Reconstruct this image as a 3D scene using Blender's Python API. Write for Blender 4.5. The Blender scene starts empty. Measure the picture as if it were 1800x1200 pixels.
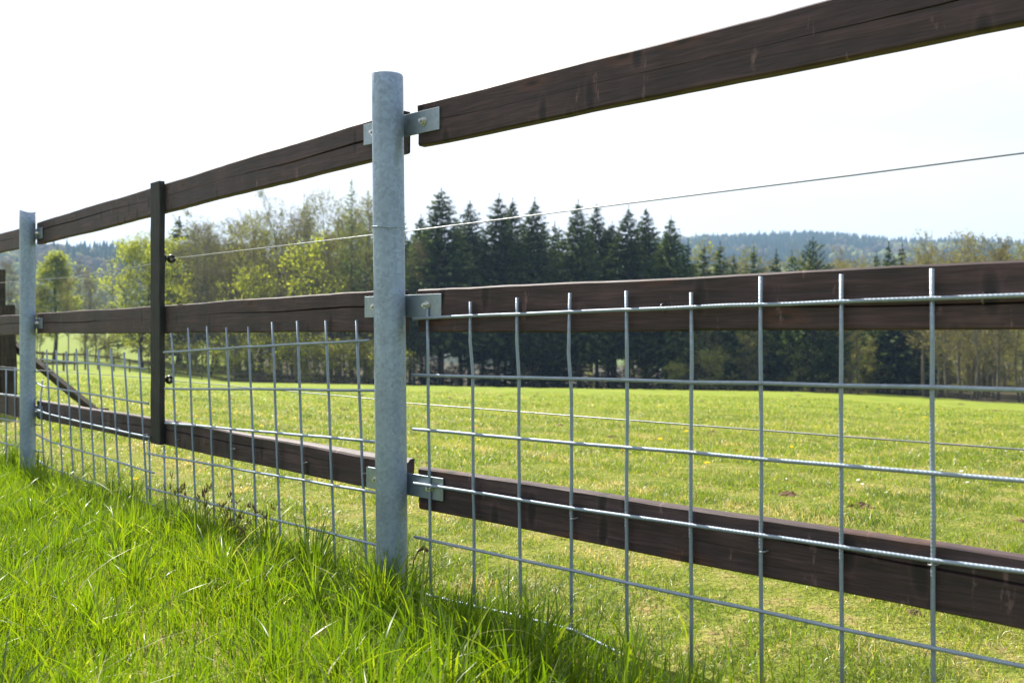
import bpy, math, random
import numpy as np
from mathutils import Vector, Matrix

S = bpy.context.scene
COL = S.collection
R = math.radians
random.seed(7)
rng = np.random.default_rng(7)

# ------------------------------------------------------------------ camera, sky, sun, exposure
CAM_Z = 0.71
F = 1400.0                       # focal length in photo pixels (28 mm on a 36 mm sensor, 1800 px wide)
HOR = 583.0                      # horizon row in the photo
cam = bpy.data.cameras.new('camera')
camo = bpy.data.objects.new('camera', cam)
COL.objects.link(camo)
camo.location = (0, 0, CAM_Z)
camo.rotation_euler = (R(90), 0, 0)
cam.sensor_width = 36.0
cam.lens = 28.0
cam.shift_y = -17.0 / 1800.0
cam.clip_start = 0.05
cam.clip_end = 8000
cam.dof.use_dof = True
cam.dof.focus_distance = 2.1
cam.dof.aperture_fstop = 4.5
cam.dof.aperture_blades = 7
S.camera = camo

SUN_EL = 48.0
SUN_AZ = -35.0                   # left of the view direction (+Y)
W = bpy.data.worlds.new('World')
S.world = W
W.use_nodes = True
nt = W.node_tree
nt.nodes.clear()
o_ = nt.nodes.new('ShaderNodeOutputWorld')
bg = nt.nodes.new('ShaderNodeBackground')
sky = nt.nodes.new('ShaderNodeTexSky')
sky.sky_type = 'NISHITA'
sky.sun_disc = False
sky.sun_elevation = R(SUN_EL)
sky.sun_rotation = R(SUN_AZ)
sky.air_density = 1.0
sky.dust_density = 1.2
sky.ozone_density = 1.0
tc = nt.nodes.new('ShaderNodeTexCoord')
mp = nt.nodes.new('ShaderNodeMapping')
mp.inputs['Scale'].default_value = (1.5, 1.5, 5.0)
nz = nt.nodes.new('ShaderNodeTexNoise')
nz.inputs['Scale'].default_value = 2.2
nz.inputs['Detail'].default_value = 6
nz.inputs['Roughness'].default_value = 0.55
rp = nt.nodes.new('ShaderNodeMapRange')
rp.inputs['From Min'].default_value = 0.35
rp.inputs['From Max'].default_value = 0.68
rp.inputs['To Min'].default_value = 0.02
rp.inputs['To Max'].default_value = 0.42
mx = nt.nodes.new('ShaderNodeMixRGB')
mx.inputs['Color2'].default_value = (5.2, 5.25, 5.4, 1)
nt.links.new(tc.outputs['Generated'], mp.inputs['Vector'])
nt.links.new(mp.outputs[0], nz.inputs['Vector'])
nt.links.new(nz.outputs[0], rp.inputs['Value'])
# the veil of high cloud thickens towards the sun
dsun = nt.nodes.new('ShaderNodeVectorMath'); dsun.operation = 'DOT_PRODUCT'
dsun.inputs[1].default_value = (math.sin(R(SUN_AZ)) * math.cos(R(SUN_EL)), math.cos(R(SUN_AZ)) * math.cos(R(SUN_EL)), math.sin(R(SUN_EL)))
nt.links.new(tc.outputs['Generated'], dsun.inputs[0])
rs_n = nt.nodes.new('ShaderNodeMapRange')
rs_n.inputs['From Min'].default_value = -0.15; rs_n.inputs['From Max'].default_value = 0.6
rs_n.inputs['To Min'].default_value = 0.0; rs_n.inputs['To Max'].default_value = 0.78
nt.links.new(dsun.outputs['Value'], rs_n.inputs['Value'])
ad_n = nt.nodes.new('ShaderNodeMath'); ad_n.operation = 'ADD'; ad_n.use_clamp = True
nt.links.new(rp.outputs[0], ad_n.inputs[0]); nt.links.new(rs_n.outputs[0], ad_n.inputs[1])
nt.links.new(ad_n.outputs[0], mx.inputs['Fac'])
nt.links.new(sky.outputs[0], mx.inputs['Color1'])
nt.links.new(mx.outputs[0], bg.inputs['Color'])
bg.inputs['Strength'].default_value = 0.085
nt.links.new(bg.outputs[0], o_.inputs['Surface'])

sun = bpy.data.lights.new('sun', 'SUN')
suno = bpy.data.objects.new('sun', sun)
COL.objects.link(suno)
sun.energy = 4.6
sun.angle = R(0.53)
sun.color = (1.0, 0.95, 0.86)
sdir = Vector((math.sin(R(SUN_AZ)) * math.cos(R(SUN_EL)), math.cos(R(SUN_AZ)) * math.cos(R(SUN_EL)), math.sin(R(SUN_EL))))
suno.rotation_euler = (-sdir).to_track_quat('-Z', 'Y').to_euler()
suno.location = sdir * 60

S.view_settings.view_transform = 'Standard'
S.view_settings.look = 'None'
S.view_settings.exposure = 1.38
S.view_settings.gamma = 1.0
S.view_settings.use_curve_mapping = False
S.cycles.use_denoising = True
S.cycles.max_bounces = 8
S.cycles.transparent_max_bounces = 8
S.cycles.volume_bounces = 0

# ------------------------------------------------------------------ helpers
def material(name):
    m = bpy.data.materials.new(name)
    m.use_nodes = True
    t = m.node_tree
    t.nodes.clear()
    out = t.nodes.new('ShaderNodeOutputMaterial')
    return m, t, out

def nd(t, typ, **kw):
    n = t.nodes.new(typ)
    for k, v in kw.items():
        setattr(n, k, v)
    return n

def ramp(t, stops):
    n = t.nodes.new('ShaderNodeValToRGB')
    e = n.color_ramp.elements
    while len(e) < len(stops):
        e.new(0.5)
    for i, (p, c) in enumerate(stops):
        e[i].position = p
        e[i].color = (c[0], c[1], c[2], 1) if len(c) == 3 else c
    return n

class MB:
    """collects vertices and faces of one mesh"""
    def __init__(self):
        self.v = []; self.f = []; self.uv = []
    def tube(self, pts, radii, sides=8, cap=True, twist=0.0):
        pts = [Vector(p) for p in pts]
        if not hasattr(radii, '__len__'):
            radii = [radii] * len(pts)
        b0 = len(self.v)
        up = None
        run = 0.0
        for i, p in enumerate(pts):
            a = pts[max(i - 1, 0)]; b = pts[min(i + 1, len(pts) - 1)]
            d = (b - a).normalized()
            if up is None:
                up = Vector((0, 0, 1)) if abs(d.z) < 0.9 else Vector((1, 0, 0))
            s = d.cross(up).normalized(); up = s.cross(d).normalized()
            if i: run += (p - pts[i - 1]).length
            for k in range(sides):
                an = 2 * math.pi * k / sides
                self.v.append(p + (s * math.cos(an) + up * math.sin(an)) * radii[i])
                self.uv.append((run, k / sides))
        for i in range(len(pts) - 1):
            for k in range(sides):
                k2 = (k + 1) % sides
                self.f.append((b0 + i * sides + k, b0 + i * sides + k2, b0 + (i + 1) * sides + k2, b0 + (i + 1) * sides + k))
        if cap:
            self.f.append(tuple(b0 + k for k in reversed(range(sides))))
            e = b0 + (len(pts) - 1) * sides
            self.f.append(tuple(e + k for k in range(sides)))
        return self
    def box(self, x0, x1, y0, y1, z0, z1):
        b = len(self.v)
        for x in (x0, x1):
            for y in (y0, y1):
                for z in (z0, z1):
                    self.v.append(Vector((x, y, z))); self.uv.append((x, z))
        for q in ((0, 1, 3, 2), (4, 6, 7, 5), (0, 4, 5, 1), (2, 3, 7, 6), (0, 2, 6, 4), (1, 5, 7, 3)):
            self.f.append(tuple(b + i for i in q))
        return self
    def quad(self, a, b, c, d):
        n = len(self.v)
        self.v += [a, b, c, d]; self.uv += [(0, 0)] * 4
        self.f.append((n, n + 1, n + 2, n + 3))
    def mesh(self, name, mat, smooth=False, uv=False):
        me = bpy.data.meshes.new(name)
        me.from_pydata([tuple(v) for v in self.v], [], self.f)
        me.materials.append(mat)
        if uv:
            l = me.uv_layers.new(name='UVMap')
            idx = np.empty(len(me.loops), dtype=np.int32)
            me.loops.foreach_get('vertex_index', idx)
            l.data.foreach_set('uv', np.array(self.uv, dtype=np.float32)[idx].ravel())
        if smooth:
            me.polygons.foreach_set('use_smooth', [True] * len(me.polygons))
        me.update()
        return me

def link(name, data, parent=None, mat4=None):
    o = bpy.data.objects.new(name, data)
    COL.objects.link(o)
    if mat4 is not None:
        o.matrix_local = mat4
    if parent is not None:
        o.parent = parent
    return o

def tag(o, label=None, cat=None, group=None, kind=None):
    for k, v in (('label', label), ('category', cat), ('group', group), ('kind', kind)):
        if v: o[k] = v
    return o

def empty(name, loc, label, cat, group=None):
    o = bpy.data.objects.new(name, None)
    o.empty_display_size = 0.2
    COL.objects.link(o)
    o.location = loc
    return tag(o, label, cat, group)

def np_mesh(name, V, Q, mat, tint=None, smooth=False):
    """mesh from numpy arrays of vertices and quads (or triangles)"""
    V = np.asarray(V, dtype=np.float32); Q = np.asarray(Q, dtype=np.int32)
    k = Q.shape[1]
    me = bpy.data.meshes.new(name)
    me.vertices.add(len(V)); me.vertices.foreach_set('co', V.ravel())
    me.loops.add(Q.size); me.loops.foreach_set('vertex_index', Q.ravel())
    me.polygons.add(len(Q))
    me.polygons.foreach_set('loop_start', np.arange(0, Q.size, k, dtype=np.int32))
    if tint is not None:
        a = me.attributes.new('tint', 'FLOAT_COLOR', 'POINT')
        a.data.foreach_set('color', np.asarray(tint, dtype=np.float32).ravel())
    me.materials.append(mat)
    if smooth:
        me.polygons.foreach_set('use_smooth', np.ones(len(Q), dtype=bool))
    me.update(calc_edges=True)
    me.validate()
    return me

# ------------------------------------------------------------------ terrain
D_K = np.array([0, 1.5, 2.5, 5, 10, 20, 37, 50, 60, 85, 110, 140, 200, 330], float)
P_K = np.array([-300, 150, 400, 900, 1400, 1800], float)
T_K = np.array([
    [0, 0, 0, -.05, -.12, -.40, -1.0, -1.4, -1.7, -2.2, -2.2, -1.8, -.3, 1.5],
    [0, 0, 0, -.05, -.15, -.55, -1.3, -1.75, -2.05, -2.9, -3.1, -2.4, -.4, 2.0],
    [0, 0, 0, -.08, -.30, -.85, -1.75, -2.5, -3.1, -4.8, -5.0, -4.2, -3.5, -4.0],
    [0, 0, 0, -.12, -.45, -1.02, -2.02, -2.82, -3.5, -5.3, -7.6, -10, -13, -18],
    [0, 0, 0, -.13, -.48, -1.12, -2.24, -3.15, -3.85, -5.7, -7.3, -9, -12, -17],
    [0, 0, 0, -.15, -.58, -1.4, -2.95, -4.1, -5.0, -6.6, -6.2, -5.4, -8, -16]], float)

def H(x, y):
    x = np.asarray(x, float); y = np.asarray(y, float)
    r = np.hypot(x, y)
    th = np.arctan2(x, y)
    a = np.abs(th)
    p = 900 + 1400 * np.tan(np.clip(th, -R(42), R(42)))
    p = np.clip(p, P_K[0], P_K[-1])
    d = np.clip(r * np.maximum(np.cos(th), 0.72), 0, D_K[-1])
    cols = np.array([np.interp(d, D_K, T_K[i]) for i in range(len(P_K))])
    out = np.zeros_like(d)
    for i in range(len(P_K) - 1):
        w = np.clip((p - P_K[i]) / (P_K[i + 1] - P_K[i]), 0, 1)
        m = (p >= P_K[i]) & (p <= P_K[i + 1])
        out = np.where(m, cols[i] * (1 - w) + cols[i + 1] * w, out)
    back = np.clip((a - R(50)) / R(60), 0, 1)
    side = np.interp(d, [0, 10, 60, 330], [0, -.05, -.6, -6])
    out = out * (1 - back) + side * back
    amp = np.clip(r / 25, 0.12, 1.0)
    out = out + amp * (0.018 * np.sin(x * 1.9 + 1.3 * np.sin(y * 0.8)) + 0.02 * np.sin(y * 1.35 + x * 0.6) + 0.012 * np.sin(x * 4.1 - y * 3.3))
    return out

def hz(x, y):
    return float(H(np.array([x]), np.array([y]))[0])

def at(px, Y, py=None):
    """world point on the photo ray through column px at depth Y"""
    X = (px - 900) / F * Y
    return Vector((X, Y, hz(X, Y) if py is None else CAM_Z + (HOR - py) / F * Y))

# ---- materials of the ground
def attr_col(t, name='tint'):
    n = nd(t, 'ShaderNodeAttribute'); n.attribute_name = name
    return n

def ground_material():
    m, t, out = material('field_turf')
    b = nd(t, 'ShaderNodeBsdfPrincipled')
    b.inputs['Roughness'].default_value = 0.9
    b.inputs['Specular IOR Level'].default_value = 0.1
    g = nd(t, 'ShaderNodeNewGeometry')
    n1 = nd(t, 'ShaderNodeTexNoise'); n1.inputs['Scale'].default_value = 0.55; n1.inputs['Detail'].default_value = 8; n1.inputs['Roughness'].default_value = 0.7
    n2 = nd(t, 'ShaderNodeTexNoise'); n2.inputs['Scale'].default_value = 7.0; n2.inputs['Detail'].default_value = 6; n2.inputs['Roughness'].default_value = 0.75
    n3 = nd(t, 'ShaderNodeTexNoise'); n3.inputs['Scale'].default_value = 60.0; n3.inputs['Detail'].default_value = 4
    for n in (n1, n2, n3): t.links.new(g.outputs['Position'], n.inputs['Vector'])
    add = nd(t, 'ShaderNodeMath', operation='MULTIPLY_ADD'); add.inputs[1].default_value = 0.45
    t.links.new(n2.outputs[0], add.inputs[0])
    mul = nd(t, 'ShaderNodeMath', operation='MULTIPLY'); mul.inputs[1].default_value = 0.55
    t.links.new(n1.outputs[0], mul.inputs[0]); t.links.new(mul.outputs[0], add.inputs[2])
    r1 = ramp(t, [(0.34, (0.075, 0.12, 0.012)), (0.45, (0.155, 0.215, 0.022)), (0.55, (0.23, 0.265, 0.036)), (0.66, (0.28, 0.23, 0.09)), (0.75, (0.16, 0.10, 0.05))])
    t.links.new(add.outputs[0], r1.inputs[0])
    mm = nd(t, 'ShaderNodeMixRGB', blend_type='MULTIPLY'); mm.inputs[0].default_value = 0.6
    r3 = ramp(t, [(0.3, (0.55, 0.55, 0.5)), (0.65, (1.2, 1.2, 1.1))])
    t.links.new(n3.outputs[0], r3.inputs[0])
    t.links.new(r1.outputs[0], mm.inputs[1]); t.links.new(r3.outputs[0], mm.inputs[2])
    at_ = attr_col(t)
    sep = nd(t, 'ShaderNodeSeparateColor'); t.links.new(at_.outputs['Color'], sep.inputs[0])
    lit = nd(t, 'ShaderNodeMixRGB')
    rl = ramp(t, [(0.35, (0.03, 0.032, 0.014)), (0.55, (0.065, 0.05, 0.03)), (0.7, (0.06, 0.085, 0.02))])
    t.links.new(n2.outputs[0], rl.inputs[0])
    t.links.new(sep.outputs[0], lit.inputs[0]); t.links.new(mm.outputs[0], lit.inputs[1]); t.links.new(rl.outputs[0], lit.inputs[2])
    mead = nd(t, 'ShaderNodeMixRGB')
    t.links.new(sep.outputs[1], mead.inputs[0]); t.links.new(lit.outputs[0], mead.inputs[1])
    mead.inputs[2].default_value = (0.15, 0.19, 0.025, 1)
    tht = nd(t, 'ShaderNodeMixRGB'); rt = ramp(t, [(0.36, (0.08, 0.11, 0.015)), (0.5, (0.16, 0.175, 0.03)), (0.58, (0.24, 0.21, 0.07)), (0.66, (0.26, 0.17, 0.09)), (0.74, (0.12, 0.075, 0.045))])
    t.links.new(n2.outputs[0], rt.inputs[0])
    tf = nd(t, 'ShaderNodeMath', operation='MULTIPLY'); tf.inputs[1].default_value = 0.8
    t.links.new(sep.outputs[2], tf.inputs[0]); t.links.new(tf.outputs[0], tht.inputs[0])
    t.links.new(mead.outputs[0], tht.inputs[1]); t.links.new(rt.outputs[0], tht.inputs[2])
    t.links.new(tht.outputs[0], b.inputs['Base Color'])
    bp = nd(t, 'ShaderNodeBump'); bp.inputs['Strength'].default_value = 0.6; bp.inputs['Distance'].default_value = 0.04
    t.links.new(n3.outputs[0], bp.inputs['Height'])
    bp2 = nd(t, 'ShaderNodeBump'); bp2.inputs['Strength'].default_value = 0.5; bp2.inputs['Distance'].default_value = 0.12
    t.links.new(n2.outputs[0], bp2.inputs['Height']); t.links.new(bp.outputs[0], bp2.inputs['Normal'])
    t.links.new(bp2.outputs[0], b.inputs['Normal'])
    t.links.new(b.outputs[0], out.inputs['Surface'])
    return m

def polar(rs, ths, zf):
    rr, tt = np.meshgrid(rs, ths, indexing='ij')
    x = rr * np.sin(tt); y = rr * np.cos(tt)
    z = zf(x, y)
    V = np.stack([x, y, z], -1).reshape(-1, 3)
    n, m = rr.shape
    i = np.arange(n - 1)[:, None] * m + np.arange(m - 1)[None, :]
    # winding so that normals point up
    Q = np.stack([i, i + m, i + m + 1, i + 1], -1).reshape(-1, 4)[:, ::-1]
    return V, Q

ths = np.unique(np.concatenate([np.arange(-180, -40, 4.0), np.arange(-40, 40, 0.4), np.arange(40, 180.1, 4.0)]))
rs = np.concatenate([[0.02], np.geomspace(0.3, 330, 190)])
V, Q = polar(rs, np.radians(ths), H)
pr = np.hypot(V[:, 0], V[:, 1]); th_ = np.arctan2(V[:, 0], V[:, 1])
pp = 900 + 1400 * np.tan(np.clip(th_, -R(44), R(44)))
wob = 4 * np.sin(pp * 0.013) + 2.5 * np.sin(pp * 0.05)
edge = np.where(pp > 1620, 72, 82) + wob
dd = pr * np.cos(np.clip(th_, -1.2, 1.2))
litter = np.clip((dd - edge) / 4, 0, 1) * np.clip((pp - 380) / 80, 0, 1) * (np.abs(th_) < 1.2)
mead = np.clip((dd - 66) / 8, 0, 1) * np.clip((420 - pp) / 80, 0, 1)
thatch = np.clip((20 - pr) / 11, 0, 1)
tint = np.stack([litter, mead, thatch, np.ones_like(litter)], -1)
field = link('field', np_mesh('field', V, Q, ground_material(), tint, True))
tag(field, 'short sunlit pasture sloping away behind the fence', 'field', kind='structure')

# ---- hills far off: one sheet all round, ridge height by bearing
HP = np.array([-600, -200, 0, 50, 100, 130, 180, 230, 270, 320, 500, 800, 1100, 1200, 1230, 1300, 1400, 1450, 1500, 1540, 1580, 1620, 1700, 1800, 2100, 2500], float)
HYY = np.array([470, 462, 456, 452, 450, 453, 450, 448, 447, 446, 448, 445, 436, 431, 428, 425, 424, 426, 430, 435, 438, 439, 438, 441, 450, 470], float)
def ridge(th):
    p = 900 + 1400 * np.tan(np.clip(th, -R(52), R(52)))
    y = np.interp(p, HP, HYY) + 10
    Rr = np.interp(p, [-200, 350, 900, 1200], [900, 900, 1400, 1500])
    back = np.clip((np.abs(th) - R(52)) / R(30), 0, 1)
    zr = CAM_Z + (HOR - y) / F * Rr * np.cos(np.clip(th, -1.0, 1.0))
    return Rr, zr * (1 - back) + 60 * back
def HH(x, y):
    r = np.hypot(x, y); th = np.arctan2(x, y)
    Rr, zr = ridge(th)
    rc = np.full_like(r, 326.0)
    z0 = H(rc * np.sin(th), rc * np.cos(th)) - 0.5
    z0v = np.minimum(z0, -2)
    s = np.clip((r - 420) / (Rr - 420), 0, 1)
    s = s * s * (3 - 2 * s)
    z = np.where(r < 420, z0, z0 + (zr - z0) * s)
    z = z + np.clip((r - 450) / 300, 0, 1) * (5 * np.sin(x / 60 + 1) * np.sin(y / 75) + 4 * np.sin(x / 31 + y / 47)) * np.clip(1 - s * 0.75, 0, 1)
    z = np.where(r > Rr, zr - (r - Rr) * 0.08, z)
    return z
def forest_floor_material():
    m, t, out = material('far_slope')
    b = nd(t, 'ShaderNodeBsdfPrincipled'); b.inputs['Roughness'].default_value = 1.0; b.inputs['Specular IOR Level'].default_value = 0.05
    g = nd(t, 'ShaderNodeNewGeometry')
    n = nd(t, 'ShaderNodeTexNoise'); n.inputs['Scale'].default_value = 0.012; n.inputs['Detail'].default_value = 8; n.inputs['Roughness'].default_value = 0.65
    t.links.new(g.outputs['Position'], n.inputs['Vector'])
    r1 = ramp(t, [(0.35, (0.03, 0.04, 0.022)), (0.5, (0.075, 0.06, 0.04)), (0.63, (0.11, 0.15, 0.04))])
    t.links.new(n.outputs[0], r1.inputs[0]); t.links.new(r1.outputs[0], b.inputs['Base Color'])
    t.links.new(b.outputs[0], out.inputs['Surface'])
    return m
th2 = np.radians(np.unique(np.concatenate([np.arange(-180, -45, 3.0), np.arange(-45, 45, 0.5), np.arange(45, 180.1, 3.0)])))
V, Q = polar(np.concatenate([np.linspace(325, 1650, 90), [1800, 1950]]), th2, HH)
hills = link('hills', np_mesh('hills', V, Q, forest_floor_material(), None, True))
tag(hills, 'wooded hills fading blue along the horizon', 'hills', kind='structure')

# ------------------------------------------------------------------ leaf, bark, wood, metal materials
def leaf_material(name, stops, trans=0.45, rough=0.55, tr_gain=1.25, spec=0.04, objvar=0.25):
    m, t, out = material(name)
    a = attr_col(t)
    sep = nd(t, 'ShaderNodeSeparateColor'); t.links.new(a.outputs['Color'], sep.inputs[0])
    r = ramp(t, stops); t.links.new(sep.outputs[0], r.inputs[0])
    oi = nd(t, 'ShaderNodeObjectInfo')
    hv = nd(t, 'ShaderNodeHueSaturation')
    mr = nd(t, 'ShaderNodeMapRange'); mr.inputs['To Min'].default_value = 1 - objvar; mr.inputs['To Max'].default_value = 1 + objvar
    t.links.new(oi.outputs['Random'], mr.inputs['Value']); t.links.new(mr.outputs[0], hv.inputs['Value'])
    t.links.new(r.outputs[0], hv.inputs['Color'])
    d = nd(t, 'ShaderNodeBsdfDiffuse'); t.links.new(hv.outputs[0], d.inputs[0])
    tr = nd(t, 'ShaderNodeBsdfTranslucent')
    g = nd(t, 'ShaderNodeMixRGB', blend_type='MULTIPLY'); g.inputs[0].default_value = 1.0
    g.inputs[2].default_value = (tr_gain, tr_gain, tr_gain * 0.55, 1)
    t.links.new(hv.outputs[0], g.inputs[1]); t.links.new(g.outputs[0], tr.inputs[0])
    m1 = nd(t, 'ShaderNodeMixShader'); m1.inputs[0].default_value = trans
    t.links.new(d.outputs[0], m1.inputs[1]); t.links.new(tr.outputs[0], m1.inputs[2])
    last = m1
    if spec > 0:
        gl = nd(t, 'ShaderNodeBsdfGlossy'); gl.inputs['Roughness'].default_value = rough
        m2 = nd(t, 'ShaderNodeMixShader'); m2.inputs[0].default_value = spec
        t.links.new(m1.outputs[0], m2.inputs[1]); t.links.new(gl.outputs[0], m2.inputs[2])
        last = m2
    t.links.new(last.outputs[0], out.inputs['Surface'])
    return m

M_tall = leaf_material('tall_grass_blade', [(0.0, (0.045, 0.095, 0.005)), (0.5, (0.115, 0.19, 0.006)), (0.85, (0.21, 0.26, 0.01)), (0.93, (0.24, 0.28, 0.03)), (0.955, (0.42, 0.38, 0.2)), (1.0, (0.5, 0.45, 0.28))], trans=0.55, tr_gain=1.7, rough=0.35, spec=0.04, objvar=0)
M_short = leaf_material('short_grass_blade', [(0.0, (0.085, 0.14, 0.014)), (0.5, (0.195, 0.26, 0.026)), (0.8, (0.31, 0.345, 0.048)), (0.9, (0.42, 0.34, 0.15)), (1.0, (0.55, 0.46, 0.3))], trans=0.5, tr_gain=1.4, rough=0.4, spec=0.05, objvar=0)
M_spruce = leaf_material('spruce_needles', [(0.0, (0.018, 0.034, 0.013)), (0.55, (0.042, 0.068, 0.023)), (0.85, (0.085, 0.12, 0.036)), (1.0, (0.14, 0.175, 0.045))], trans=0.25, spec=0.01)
M_larch = leaf_material('larch_needles', [(0.0, (0.10, 0.15, 0.05)), (0.6, (0.16, 0.22, 0.065)), (1.0, (0.24, 0.29, 0.08))], trans=0.4, spec=0.02)
M_olive = leaf_material('olive_young_leaves', [(0.0, (0.13, 0.14, 0.04)), (0.5, (0.2, 0.21, 0.05)), (1.0, (0.3, 0.3, 0.06))], trans=0.5, spec=0.02)
M_fresh = leaf_material('fresh_green_leaves', [(0.0, (0.18, 0.22, 0.025)), (0.5, (0.29, 0.33, 0.04)), (1.0, (0.42, 0.43, 0.06))], trans=0.68, spec=0.02)
M_tan = leaf_material('tan_buds', [(0.0, (0.16, 0.14, 0.055)), (0.6, (0.24, 0.21, 0.08)), (1.0, (0.3, 0.29, 0.09))], trans=0.4, spec=0.0)
M_hillwood = leaf_material('far_wood', [(0.0, (0.012, 0.024, 0.016)), (0.25, (0.02, 0.034, 0.02)), (0.45, (0.075, 0.06, 0.042)), (0.7, (0.11, 0.095, 0.05)), (1.0, (0.16, 0.19, 0.06))], trans=0.1, spec=0, objvar=0)

def bark_material(name, c0, c1):
    m, t, out = material(name)
    b = nd(t, 'ShaderNodeBsdfPrincipled'); b.inputs['Roughness'].default_value = 0.9; b.inputs['Specular IOR Level'].default_value = 0.15
    tcn = nd(t, 'ShaderNodeTexCoord')
    mpn = nd(t, 'ShaderNodeMapping'); mpn.inputs['Scale'].default_value = (6, 6, 1.2)
    n = nd(t, 'ShaderNodeTexNoise'); n.inputs['Scale'].default_value = 2; n.inputs['Detail'].default_value = 5
    t.links.new(tcn.outputs['Object'], mpn.inputs[0]); t.links.new(mpn.outputs[0], n.inputs['Vector'])
    r = ramp(t, [(0.35, c0), (0.65, c1)]); t.links.new(n.outputs[0], r.inputs[0]); t.links.new(r.outputs[0], b.inputs['Base Color'])
    t.links.new(b.outputs[0], out.inputs['Surface'])
    return m
M_bark = bark_material('grey_brown_bark', (0.09, 0.075, 0.055), (0.2, 0.17, 0.125))
M_bark_dark = bark_material('dark_conifer_bark', (0.035, 0.028, 0.022), (0.085, 0.065, 0.05))
M_bark_pale = bark_material('pale_bark', (0.12, 0.11, 0.09), (0.3, 0.28, 0.23))
M_twig = bark_material('twig_bark', (0.14, 0.115, 0.075), (0.23, 0.19, 0.125))

def flat_xz(t, sock):
    a = nd(t, 'ShaderNodeSeparateXYZ'); c = nd(t, 'ShaderNodeCombineXYZ')
    t.links.new(sock, a.inputs[0]); t.links.new(a.outputs[0], c.inputs[0]); t.links.new(a.outputs[2], c.inputs[1])
    return c.outputs[0]

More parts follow.
